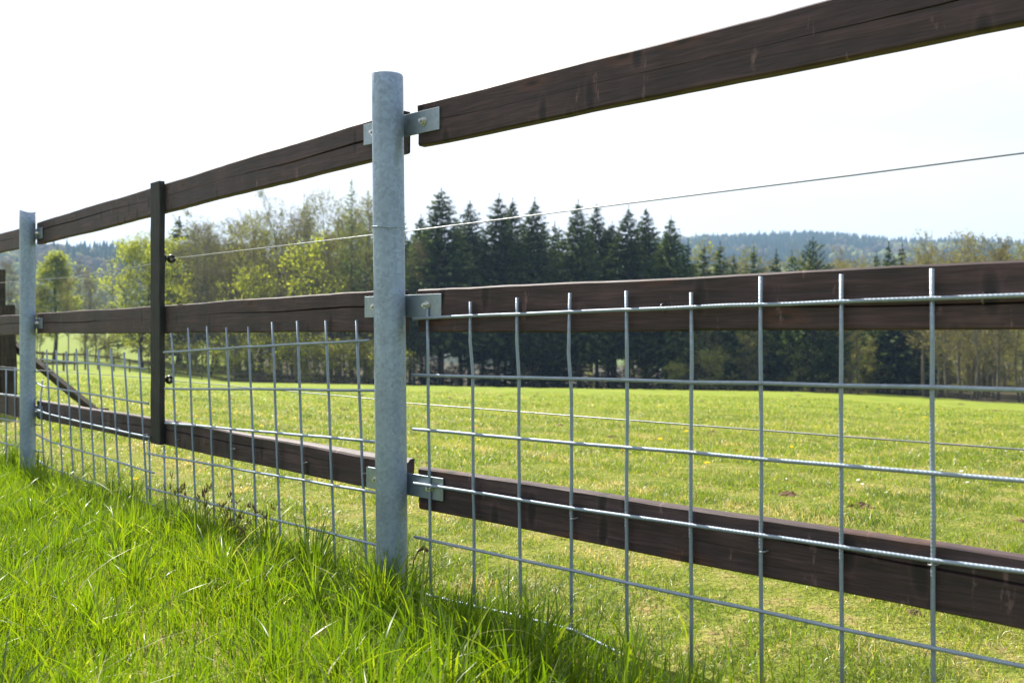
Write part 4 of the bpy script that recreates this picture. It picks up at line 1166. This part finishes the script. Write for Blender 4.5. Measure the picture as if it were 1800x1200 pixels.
# broadleaved wood left of the post
MX = 'mixed spring trees left of the near post'
for kind, px, ty, Y, w, name, lab in [
    ('slim1', 315, 386, 118, 1.9, 'pine_tree', 'bluish green pine rising right of the black batten'),
    ('olive0', 345, 405, 104, 1.02, 'broadleaf_tree', 'olive young-leaved tree just right of the pine'),
    ('bare0', 372, 414, 98, 1.02, 'bare_tree', 'bare twiggy tree second to the right of the pine'),
    ('olive1', 402, 412, 106, 1.02, 'broadleaf_tree', 'olive tree in the middle between batten and tall larch, lower crown'),
    ('bare1', 428, 396, 102, 1.02, 'bare_tree', 'pale twiggy tree with forked trunk left of the olive peak'),
    ('olive2', 458, 402, 97, 1.02, 'broadleaf_tree', 'olive tree with rounded top beside the forked bare tree'),
    ('olive0', 490, 378, 100, 0.91, 'broadleaf_tree', 'taller olive tree forming a peak left of the slim larch'),
    ('bare0', 513, 396, 104, 0.91, 'bare_tree', 'bare tree filling the dip left of the slim larch'),
    ('larch1', 537, 352, 108, 0.9, 'larch_tree', 'slim pale green larch, the shorter of two'),
    ('bare1', 560, 378, 101, 0.91, 'bare_tree', 'bare pale tree between the two larches'),
    ('olive1', 586, 366, 99, 0.86, 'broadleaf_tree', 'olive tree close left of the tall larch'),
    ('larch0', 616, 319, 104, 0.95, 'larch_tree', 'tallest pale green larch left of the near grey post'),
    ('larch1', 645, 345, 112, 1.0, 'larch_tree', 'larch half hidden by the near grey post'),
    ('olive2', 652, 372, 97, 0.91, 'broadleaf_tree', 'olive tree touching the left edge of the near grey post'),
    ('fresh0', 522, 432, 88, 0.97, 'broadleaf_tree', 'bright yellow-green leafy tree in front of the brown wood'),
    ('fresh0', 415, 486, 90, 1.02, 'broadleaf_tree', 'low bright green leafy tree above the middle rail'),
    ('larch1', 728, 412, 96, 0.9, 'larch_tree', 'pale larch between the near grey post and the dark spruces'),
    ('bare0', 752, 440, 90, 0.91, 'bare_tree', 'brown bare tree in front of the leftmost dark spruces')]:
    tree(kind, px, ty, Y, name, lab, name.split('_')[0] + ' tree', MX, w)
for i in range(22):
    px = 325 + i * 17.5 + tr_rng.uniform(-6, 6)
    tree(('olive1', 'thick0', 'olive2', 'deep', 'thick1')[i % 5], px, np.interp(px, [320, 500, 640, 720], [425, 408, 385, 410]) + tr_rng.uniform(0, 35), tr_rng.uniform(108, 130), 'forest_tree', 'tree deeper in wood, ' + where(px), 'tree', 'trees deeper in the mixed wood', 1.0)
for i in range(12):
    px = 318 + i * 36 + tr_rng.uniform(-12, 12)
    tree(('shrub0', 'shrub0', 'shrub1')[i % 3], px, tr_rng.uniform(590, 625), tr_rng.uniform(84, 93) if px > 420 else tr_rng.uniform(92, 100), 'shrub', 'undergrowth shrub at wood edge, ' + where(px), 'shrub', 'shrubs along the wood edge', 1.3)

# valley trees at the far left
LT = 'spring trees in the valley at the left'
for kind, px, ty, Y, w, name, lab in [
    ('birch', 99, 443, 100, 1.5, 'birch_tree', 'yellow-green birch just right of the farther grey post'),
    ('maple', 250, 440, 98, 1.1, 'maple_tree', 'rounded golden-green tree behind the black batten'),
    ('bare0', 16, 474, 92, 0.9, 'bare_tree', 'grey bare tree left of the farther grey post'),
    ('bare1', -14, 482, 96, 1.0, 'bare_tree', 'grey bare tree at the left picture edge'),
    ('bare1', 147, 474, 108, 0.8, 'bare_tree', 'grey bare tree right of the birch'),
    ('bare0', 168, 500, 104, 0.8, 'bare_tree', 'shorter bare tree halfway between birch and golden-green tree'),
    ('bare1', 190, 512, 110, 0.8, 'bare_tree', 'low bare tree against the hill left of the golden-green tree'),
    ('tan1', 120, 500, 95, 0.7, 'bare_tree', 'thin twisted tree close behind the birch on its right'),
    ('tan0', 68, 505, 97, 0.7, 'bare_tree', 'thin double-stemmed tree beside the farther grey post'),
    ('olive0', 283, 440, 112, 0.9, 'broadleaf_tree', 'olive tree directly right of the black batten')]:
    tree(kind, px, ty, Y, name, lab, name.split('_')[0] + ' tree', LT, w)
for px, ty, Y, wh in ((35, 585, 120, 'at the farther grey post'), (155, 590, 116, 'right of the birch'), (205, 588, 112, 'left of the golden-green tree trunk'), (262, 596, 100, 'just left of the batten'), (285, 600, 100, 'just right of the batten'), (180, 600, 118, 'halfway between birch and batten')):
    tree('shrub0', px, ty, Y, 'shrub', 'grey-green shrub on the far meadow, ' + wh, 'shrub', 'shrubs on the far meadow', 1.3)

# right-hand wood: bare, tan-budded trees over brown leaf litter
RT = 'tan budded trees on the right'
for i, (px, ty, Y, lab) in enumerate([
    (1500, 462, 84, 'tan budded tree right of the bushy spreading conifer'),
    (1625, 450, 82, 'tan budded tree right of the three little spruces'),
    (1652, 436, 78, 'tan tree with fine twigs above the rightmost full mesh bar'),
    (1690, 432, 80, 'tan tree second from the rightmost full mesh bar'),
    (1722, 438, 76, 'tan tree in the middle of the right-hand bare wood'),
    (1757, 440, 79, 'tan tree near the right edge with a thin crown'),
    (1790, 442, 76, 'tan tree cut by the right picture edge')]):
    tree(('tan0', 'tan1')[i % 2], px, ty, Y, 'budding_tree', lab, 'budding tree', RT, 0.9)
for i in range(38):
    px = 1440 + i * 11.5 + tr_rng.uniform(-7, 7)
    tree(('tan1', 'thick1', 'tan0', 'thick0')[i % 4], px, 470 - max(0, px - 1600) * .1 + tr_rng.uniform(0, 25), tr_rng.uniform(86, 150), 'forest_tree', 'bare tree deeper in wood, ' + where(px), 'tree', 'trees deeper in the right-hand wood', 0.8)
for i in range(9):
    px = 1130 + i * 58 + tr_rng.uniform(-15, 15)
    tree('shrub0', px, tr_rng.uniform(600, 640), tr_rng.uniform(82, 96), 'shrub', 'small shrub at pasture edge, ' + where(px), 'shrub', 'shrubs at the pasture edge', 1.0)

for i in range(30):
    px = 690 + i * 34 + tr_rng.uniform(-12, 12)
    if px > 1700: break
    yy = tr_rng.uniform(94, 112)
    if i % 3 == 1:
        tree('shrub0', px, tr_rng.uniform(600, 640), yy - 6, 'shrub', 'leafy shrub in wood, ' + where(px), 'shrub', 'leafy shrubs inside the wood', 1.2)
        continue
    tree('young', px, tr_rng.uniform(590, 640), yy, 'young_spruce', 'young spruce in wood, ' + where(px), 'spruce', 'young spruces under the tall trees', 1.5)

for i in range(24):
    px = 1205 + i * 27 + tr_rng.uniform(-8, 8)
    tree(('thick0', 'thick1')[i % 2], px, tr_rng.uniform(560, 606), tr_rng.uniform(85, 99), 'thicket_shrub', 'twiggy olive thicket bush, ' + where(px), 'shrub', 'thicket under the right-hand wood', 1.15)

# ---- woods covering the far hills: one mass nobody could count
def hill_wood():
    ico_v = []
    g = np.random.default_rng(77)
    t_ = (1 + 5 ** .5) / 2
    iv = np.array([(-1, t_, 0), (1, t_, 0), (-1, -t_, 0), (1, -t_, 0), (0, -1, t_), (0, 1, t_), (0, -1, -t_), (0, 1, -t_), (t_, 0, -1), (t_, 0, 1), (-t_, 0, -1), (-t_, 0, 1)], float) / 1.9
    it = np.array([(0, 11, 5), (0, 5, 1), (0, 1, 7), (0, 7, 10), (0, 10, 11), (1, 5, 9), (5, 11, 4), (11, 10, 2), (10, 7, 6), (7, 1, 8), (3, 9, 4), (3, 4, 2), (3, 2, 6), (3, 6, 8), (3, 8, 9), (4, 9, 5), (2, 4, 11), (6, 2, 10), (8, 6, 7), (9, 8, 1)])
    cv = np.array([(math.cos(a), math.sin(a), 0) for a in np.arange(6) * math.pi / 3] + [(0, 0, 1)])
    ct = np.array([(k, (k + 1) % 6, 6) for k in range(6)])
    VV = []; TT = []; CC = []; nv = 0
    def lown(x, y, s, o): return math.sin(x / s + o) * math.sin(y / s * 1.2 + o * 2) + .5 * math.sin((x + y) / s * 1.9 + o)
    def scatter(n, p0, p1, r0, r1, size, mode):
        nonlocal nv
        for _ in range(n):
            p = g.uniform(p0, p1); th = math.atan((p - 900) / F)
            u = g.random(); r = math.sqrt(r0 ** 2 + (r1 ** 2 - r0 ** 2) * u)
            x, y = r * math.sin(th), r * math.cos(th)
            z = float(HH(np.array([x]), np.array([y]))[0])
            q = lown(x, y, 95, mode)
            if mode == 1: con = q > .45; light = q < -.75
            else: con = q > -.25; light = q < -.5
            if g.random() < .12: con = not con
            if con:
                h = size * g.uniform(.9, 1.4); w = h * .24
                v = cv * np.array([w, w, h]) + np.array([x, y, z]); f = ct; tn = g.uniform(0, .25)
            else:
                h = size * g.uniform(.6, 1.0)
                v = iv * np.array([h * .48, h * .48, h * .55]) * g.uniform(.75, 1.2, (12, 1)) + np.array([x, y, z + h * .5]); f = it
                tn = g.uniform(.8, 1.0) if light or g.random() < .12 else g.uniform(.38, .72)
            VV.append(v); TT.append(f + nv); CC.append(np.full(len(v), tn)); nv += len(v)
    scatter(2600, -120, 420, 480, 935, 15, 1)
    scatter(5200, 1130, 1920, 620, 1540, 17, 2)
    c = np.concatenate(CC)
    T = np.stack([c, c * 0, c * 0, c * 0 + 1], -1)
    return np_mesh('hill_wood', np.concatenate(VV), np.concatenate(TT), M_hillwood, T)
hw = link('hill_wood', hill_wood())
tag(hw, 'far woods covering the hills along the horizon', 'woodland', kind='stuff')

# ------------------------------------------------------------------ grass
def blades(x, y, h, w, lean, bend, tnt, segs, g):
    n = len(x)
    z = H(x, y)
    s = np.linspace(0, 1, segs + 1)[None, :, None]
    la = g.uniform(0, 2 * np.pi, n) if lean is None else lean
    ld = np.stack([np.cos(la), np.sin(la), np.zeros(n)], -1)[:, None, :]
    hh = h[:, None, None]; bb = bend[:, None, None]
    P = np.stack([x, y, z - 0.005], -1)[:, None, :] + ld * (hh * bb * s ** 1.8) + np.array([0, 0, 1.0]) * (hh * (s - 0.42 * np.minimum(bb, 1.6) * s ** 2.4))
    fa = g.uniform(0, np.pi, n)
    wd = np.stack([np.cos(fa), np.sin(fa) * 0.6, np.zeros(n)], -1)[:, None, :]
    pro = np.interp(np.linspace(0, 1, segs + 1), [0, .3, .7, 1], [.75, 1, .7, .06])[None, :, None]
    off = wd * (w[:, None, None] * pro * .5)
    V = np.stack([P - off, P + off], 2).reshape(-1, 3)
    b = (np.arange(n) * (segs + 1) * 2)[:, None] + (np.arange(segs) * 2)[None, :]
    Q = np.stack([b, b + 1, b + 3, b + 2], -1).reshape(-1, 4)
    T = np.repeat(np.stack([tnt, np.zeros(n), np.zeros(n), np.ones(n)], -1), (segs + 1) * 2, 0)
    return V, Q, T

def fence_d(x, y):
    """distance in front of (negative) or behind (positive) the fence line"""
    dr = 0.618 * x + 0.786 * y - 1.53
    dl = 0.6805 * x + 0.7328 * y - 1.392
    return np.maximum(dr, dl) if False else np.where(x > -0.331, dr, dl)

def vnoise(x, y, s, o):
    return np.sin(x * s + o) * np.sin(y * s * 1.13 + o * 1.7) + .6 * np.sin(x * s * 2.3 + y * s * 1.7 + o * 2.1) + .35 * np.sin(x * s * 4.9 - y * s * 4.1 + o)

def tall_grass():
    g = np.random.default_rng(3)
    out = []
    nv = 0
    def add(x, y, h, w, lean, bend, t, segs):
        nonlocal nv
        V, Q, T = blades(x, y, h, w, lean, bend, t, segs, g)
        out.append((V, Q + nv, T)); nv += len(V)
    # dense sward
    N = 470000
    x = g.uniform(-5.5, 2.6, N); y = g.uniform(0.35, 6.6, N)
    fd = fence_d(x, y)
    px = 900 + F * x / y
    inview = (px > -120) & (px < 1750) & (583 + F * (0.71 - 0.2) / y < 1320)
    edge_n = 0.05 * vnoise(x, y, 2.1, 1.0)
    keep = (fd < 0.06 + edge_n) & (fd > -2.6)
    pkeep = np.where(inview, np.where(y < 3.2, 1.0, 0.8), 0.22)
    pkeep = pkeep * np.interp(x, [0.3, 0.55, 2.6], [1, .18, .12])
    keep &= g.random(N) < pkeep
    x, y, fd = x[keep], y[keep], fd[keep]
    n = len(x)
    tuft = vnoise(x, y, 5.5, 2.0)
    near = np.clip((fd + 0.25) / 0.3, 0, 1)
    h = (0.086 + 0.024 * tuft) * g.uniform(.5, 1.45, n) * (1 - 0.55 * near)
    h = np.clip(h, .03, .26)
    w = g.uniform(.0015, .004, n) * (0.8 + 0.5 * h / .12)
    bend = np.abs(g.normal(.35, .28, n))
    lean = g.normal(-0.6, 1.5, n) + 0.8 * np.sin(x * 3) 
    t = np.clip(g.normal(.44, .19, n) + .15 * vnoise(x, y, 2.6, 5) + .08 * tuft, 0, .92)
    dry = g.random(n) < .012
    t = np.where(dry, g.uniform(.955, 1, n), t)
    bend = np.where(dry, bend + g.uniform(.3, 1.2, n), bend)
    add(x, y, h, w, lean, bend, t, 4)
    # tussocks: long blades fanning from shared roots
    for k in range(150):
        for _ in range(30):
            cx = g.uniform(-4.6, 1.2); cy = g.uniform(.9, 5.6)
            q = 900 + F * cx / cy
            if fence_d(np.array([cx]), np.array([cy]))[0] < -0.02 and -200 < q < 1260: break
        else:
            continue
        m = int(g.uniform(25, 60))
        r_ = np.abs(g.normal(0, .035, m)); a = g.uniform(0, 6.28, m)
        hh = g.uniform(.09, .20, m)
        add(cx + r_ * np.cos(a), cy + r_ * np.sin(a), hh, g.uniform(.003, .007, m), a + g.normal(0, .5, m), np.abs(g.normal(.45, .3, m)), np.clip(g.normal(.5, .2, m), 0, .92), 6)
    # long flat pale blades bent over
    m = 230
    x = g.uniform(-4.2, 1.0, m * 4); y = g.uniform(1.0, 5.2, m * 4)
    k = fence_d(x, y) < -0.05
    x, y = x[k][:m], y[k][:m]; m = len(x)
    add(x, y, g.uniform(.16, .32, m), g.uniform(.003, .006, m), g.uniform(0, 6.28, m), g.uniform(.8, 1.5, m), np.where(g.random(m) < .35, g.uniform(.94, 1, m), g.uniform(.55, .9, m)), 7)
    # thin upright stems beside the mesh
    m = 260
    s_ = g.uniform(-3.2, 1.6, m)
    bx = np.where(s_ > 0, -0.331 + .786 * s_, -0.331 + .7328 * s_); by = np.where(s_ > 0, 2.155 - .618 * s_, 2.155 - .6805 * s_)
    o_n = g.normal(.0, .06, m)
    add(bx + .62 * o_n, by + .78 * o_n, g.uniform(.08, .2, m), g.uniform(.0022, .004, m), g.uniform(0, 6.28, m), np.abs(g.normal(.25, .2, m)), g.uniform(.2, .9, m), 5)
    V = np.concatenate([o[0] for o in out]); Q = np.concatenate([o[1] for o in out]); T = np.concatenate([o[2] for o in out])
    return np_mesh('tall_grass', V, Q, M_tall, T)
tg = link('tall_grass', tall_grass())
tag(tg, 'long bright green grass growing in front of the fence', 'grass', kind='stuff')

def short_grass():
    g = np.random.default_rng(4)
    out = []; nv = 0
    for (y0, y1, dens, hm, wm) in ((1.2, 3.0, 26000, .026, .0030), (3.0, 5.0, 10000, .031, .0042), (5.0, 9.0, 3200, .04, .0065), (9.0, 16.0, 800, .045, .011), (16, 30, 160, .05, .022)):
        area = (y1 - y0) * (1.5 * (y0 + y1) / 2 + 1.2)
        N = int(dens * area)
        y = g.uniform(y0, y1, N)
        x = g.uniform(-.75, .75, N) * (y + .8)
        k = (fence_d(x, y) > 0.02)
        k &= g.random(N) < np.clip(.8 + .3 * vnoise(x, y, 3.1, 4), .5, 1)
        x, y = x[k], y[k]; n = len(x)
        tfn = vnoise(x, y, 5.2, 1.0)
        tf = np.clip(1 + .55 * tfn, .55, 2.3)
        h = hm * g.uniform(.4, 1.3, n) * tf
        t = np.clip(g.normal(.45, .2, n) + .13 * vnoise(x, y, 1.7, 8) + .12 * vnoise(x, y, .7, 2) - .09 * tfn , 0, .88)
        dry = g.random(n) < np.clip(.08 + .75 * np.maximum(0, vnoise(x, y, 4.1, 3) - .5), .04, .8)
        t = np.where(dry, g.uniform(.86, 1, n), t)
        V, Q, T = blades(x, y, h, wm * g.uniform(.6, 1.3, n), None, np.abs(g.normal(.85, .45, n)), t, 2, g)
        out.append((V, Q + nv, T)); nv += len(V)
    V = np.concatenate([o[0] for o in out]); Q = np.concatenate([o[1] for o in out]); T = np.concatenate([o[2] for o in out])
    return np_mesh('pasture_grass', V, Q, M_short, T)
sg = link('pasture_grass', short_grass())
tag(sg, 'short grazed grass of the pasture behind the fence', 'grass', kind='stuff')

# ------------------------------------------------------------------ molehills, flowers, stalk
def molehill_mesh(seed):
    g = random.Random(seed); mb = MB()
    n, m = 12, 5
    for j in range(m):
        s = j / (m - 1)
        for i in range(n):
            a = 2 * math.pi * i / n
            r = (1 - s) * (1 + .3 * g.uniform(-1, 1)) + .02
            mb.v.append(Vector((r * math.cos(a), r * math.sin(a) * .8, .42 * (s ** .8) * (1 + .3 * g.uniform(-1, 1)) - .05))); mb.uv.append((0, 0))
    for j in range(m - 1):
        for i in range(n):
            mb.f.append((j * n + i, j * n + (i + 1) % n, (j + 1) * n + (i + 1) % n, (j + 1) * n + i))
    mb.f.append(tuple((m - 1) * n + i for i in range(n)))
    for k in range(14):
        a = g.uniform(0, 6.28); r = g.uniform(.3, 1.25); q = g.uniform(.06, .16)
        c = Vector((r * math.cos(a), r * math.sin(a) * .8, max(0, .35 * (1 - r)) + q * .3))
        mb.tube([c - Vector((q, 0, 0)), c, c + Vector((q, 0, .02))], [q * .4, q, q * .4], 5)
    return mb.mesh('molehill', M_earth, False)
mh = [molehill_mesh(i) for i in range(3)]
def ground_px(px, py):
    """point of the pasture seen at photo pixel (px, py)"""
    a = (px - 900) / F
    ys = np.geomspace(1.3, 75, 500)
    rows = HOR + (CAM_Z - H(a * ys, ys)) / ys * F
    i = int(np.argmax(rows <= py)) if (rows <= py).any() else len(ys) - 1
    return Vector((a * ys[i], ys[i], hz(a * ys[i], ys[i])))
for i, (px, py, wpx) in enumerate([(1385, 867, 40), (1515, 889, 46), (745, 812, 20), (1607, 1078, 40), (1075, 766, 22), (985, 745, 16), (1255, 758, 24), (1363, 755, 12), (1540, 760, 18), (1672, 763, 16), (965, 708, 12), (735, 802, 14), (1565, 800, 14), (1795, 915, 24), (400, 853, 14), (402, 840, 10), (880, 693, 9), (1235, 735, 14), (440, 726, 9), (605, 718, 12), (510, 1000, 16), (1098, 985, 14), (1640, 700, 9), (1750, 720, 14)]):
    g = ground_px(px, py + 3)
    s = wpx / 2 / F * g.y
    o = link('molehill', mh[i % 3]); o.location = g; o.scale = (s, s * 1.1, s * .9); o.rotation_euler = (0, 0, i * 1.3)
    tag(o, ('large' if wpx > 30 else 'small' if wpx > 13 else 'tiny far') + ' brown earth mound, ' + where(px), 'molehill', 'small earth mounds dotted over the pasture')

gm = random.Random(44)
for i in range(46):
    px = gm.uniform(300, 1800); py = 695 + 300 * gm.random() ** 1.6
    g = ground_px(px, py)
    if fence_d(np.array([g.x]), np.array([g.y]))[0] < .25: continue
    s = gm.uniform(4, 7.5) / F * g.y * (1 if py < 800 else .8)
    o = link('molehill', mh[i % 3]); o.location = g; o.scale = (s, s * gm.uniform(.7, 1.3), s * gm.uniform(.4, .8)); o.rotation_euler = (0, 0, i * 1.7)
    tag(o, 'small flattened brown clod, ' + where(px), 'molehill', 'small earth mounds dotted over the pasture')

def flower_mesh(name, mat, petals):
    mb = MB()
    for k in range(petals):
        a = 2 * math.pi * k / petals
        for (r, z, w) in ((1, .15, .3), (.65, .32, .28)):
            d = Vector((math.cos(a + r), math.sin(a + r), 0)); s = Vector((-d.y, d.x, 0))
            mb.quad(Vector((0, 0, .2)), d * r * .6 + s * w + Vector((0, 0, z)), d * r + Vector((0, 0, z + .05)), d * r * .6 - s * w + Vector((0, 0, z)))
    mb.tube([(0, 0, -1.3), (.05, 0, -.5), (0, 0, .22)], [.09, .09, .3], 5)
    return mb.mesh(name, mat)
fd_ = flower_mesh('dandelion', M_yellow, 11); fw_ = flower_mesh('daisy', M_white, 9)
gd = random.Random(12)
spots = [(1243, 821, 11), (1160, 777, 9), (1207, 763, 8), (1085, 786, 8), (1095, 797, 9), (930, 789, 8), (895, 787, 7), (837, 753, 8), (840, 777, 7), (803, 740, 6), (814, 733, 6), (843, 738, 5), (1392, 790, 8), (1300, 785, 7), (1120, 780, 7), (1478, 785, 8), (1295, 798, 10), (1625, 737, 6), (1582, 722, 6), (1547, 718, 6), (985, 948, 14), (375, 727, 7), (363, 727, 6), (400, 717, 6), (345, 736, 6), (462, 732, 6), (460, 754, 8), (415, 728, 6), (480, 752, 6), (565, 715, 6), (303, 717, 6), (312, 732, 6), (229, 698, 5), (240, 848, 9), (163, 875, 10), (308, 800, 8), (178, 884, 9), (520, 740, 6), (700, 765, 6), (728, 768, 7)]
for (px, py, w) in spots:
    g = ground_px(px, py); s = w / 2 / F * g.y
    o = link('dandelion', fd_); o.location = g + Vector((0, 0, s * 1.1)); o.scale = (s, s, s); o.rotation_euler = (gd.uniform(-.3, .5), gd.uniform(-.3, .3), gd.uniform(0, 6))
    tag(o, 'small yellow dandelion open in the pasture grass', 'dandelion', 'dandelions dotted over the pasture')
for k in range(34):
    px = gd.gauss(1690, 60); py = gd.gauss(825, 22)
    if k > 24: px, py = gd.uniform(1380, 1560), gd.uniform(835, 880)
    g = ground_px(px, py); s = gd.uniform(4, 7) / 2 / F * g.y
    o = link('daisy', fw_); o.location = g + Vector((0, 0, s * 1.1)); o.scale = (s, s, s); o.rotation_euler = (gd.uniform(-.2, .6), gd.uniform(-.3, .3), gd.uniform(0, 6))
    tag(o, 'tiny white daisy in the pasture grass on the right', 'daisy', 'daisies in the pasture')

st = hit(725, 1040, NR, 1.53); st.z = hz(st.x, st.y)
top_ = [hit(725, 1010, NR, 1.53), hit(727, 985, NR, 1.53), hit(735, 968, NR, 1.53), hit(745, 962, NR, 1.53), hit(752, 973 - 5, NR, 1.53)]
mb = MB().tube([Vector((0, 0, -.01))] + [p - st for p in top_[:3]], [.0028, .0024, .002, .002], 6)
mb.tube([p - st for p in top_[2:]], [.0025, .0062, .0035], 8)
o = link('dry_stalk', mb.mesh('dry_stalk', M_dry, True)); o.location = st
tag(o, 'brown dry seed stalk bent over beside the near grey post', 'dry stalk')

# brown flower heads of woodrush standing in the verge along the left-hand mesh
gw = random.Random(21)
mb = MB()
for k in range(48):
    px = gw.uniform(285, 470); D = DL_MESH + gw.uniform(-.12, .05)
    b = hit(px, 583, NL, D); b.z = hz(b.x, b.y)
    h = gw.uniform(.07, .15); l = Vector((gw.uniform(-.03, .03), gw.uniform(-.03, .03), h))
    mb.tube([b, b + l * .6 + Vector((0, 0, .004)), b + l], [.0012, .001, .0008], 4)
    for q in range(gw.randint(2, 5)):
        e = b + l + Vector((gw.uniform(-.011, .011), gw.uniform(-.009, .009), gw.uniform(-.014, .01)))
        mb.tube([b + l * .93, e, e + Vector((0, 0, .008))], [.0006, .0024, .0008], 5)
o = link('woodrush', mb.mesh('woodrush', M_dry, True))
tag(o, 'thin stems with brown seed heads along the mesh foot', 'woodrush', kind='stuff')
# ------------------------------------------------------------------ haze over the whole place
HB = MB().box(-2000, 2000, -2000, 2000, -40, 215)
hm, ht, ho = material('haze')
pv = ht.nodes.new('ShaderNodeVolumePrincipled')
pv.inputs['Color'].default_value = (0.45, 0.68, 1.0, 1)
pv.inputs['Density'].default_value = 0.00027
pv.inputs['Anisotropy'].default_value = 0.2
ht.links.new(pv.outputs[0], ho.inputs['Volume'])
haze = link('haze', HB.mesh('haze', hm))
tag(haze, 'pale blue spring haze over the far hills', 'haze', kind='stuff')
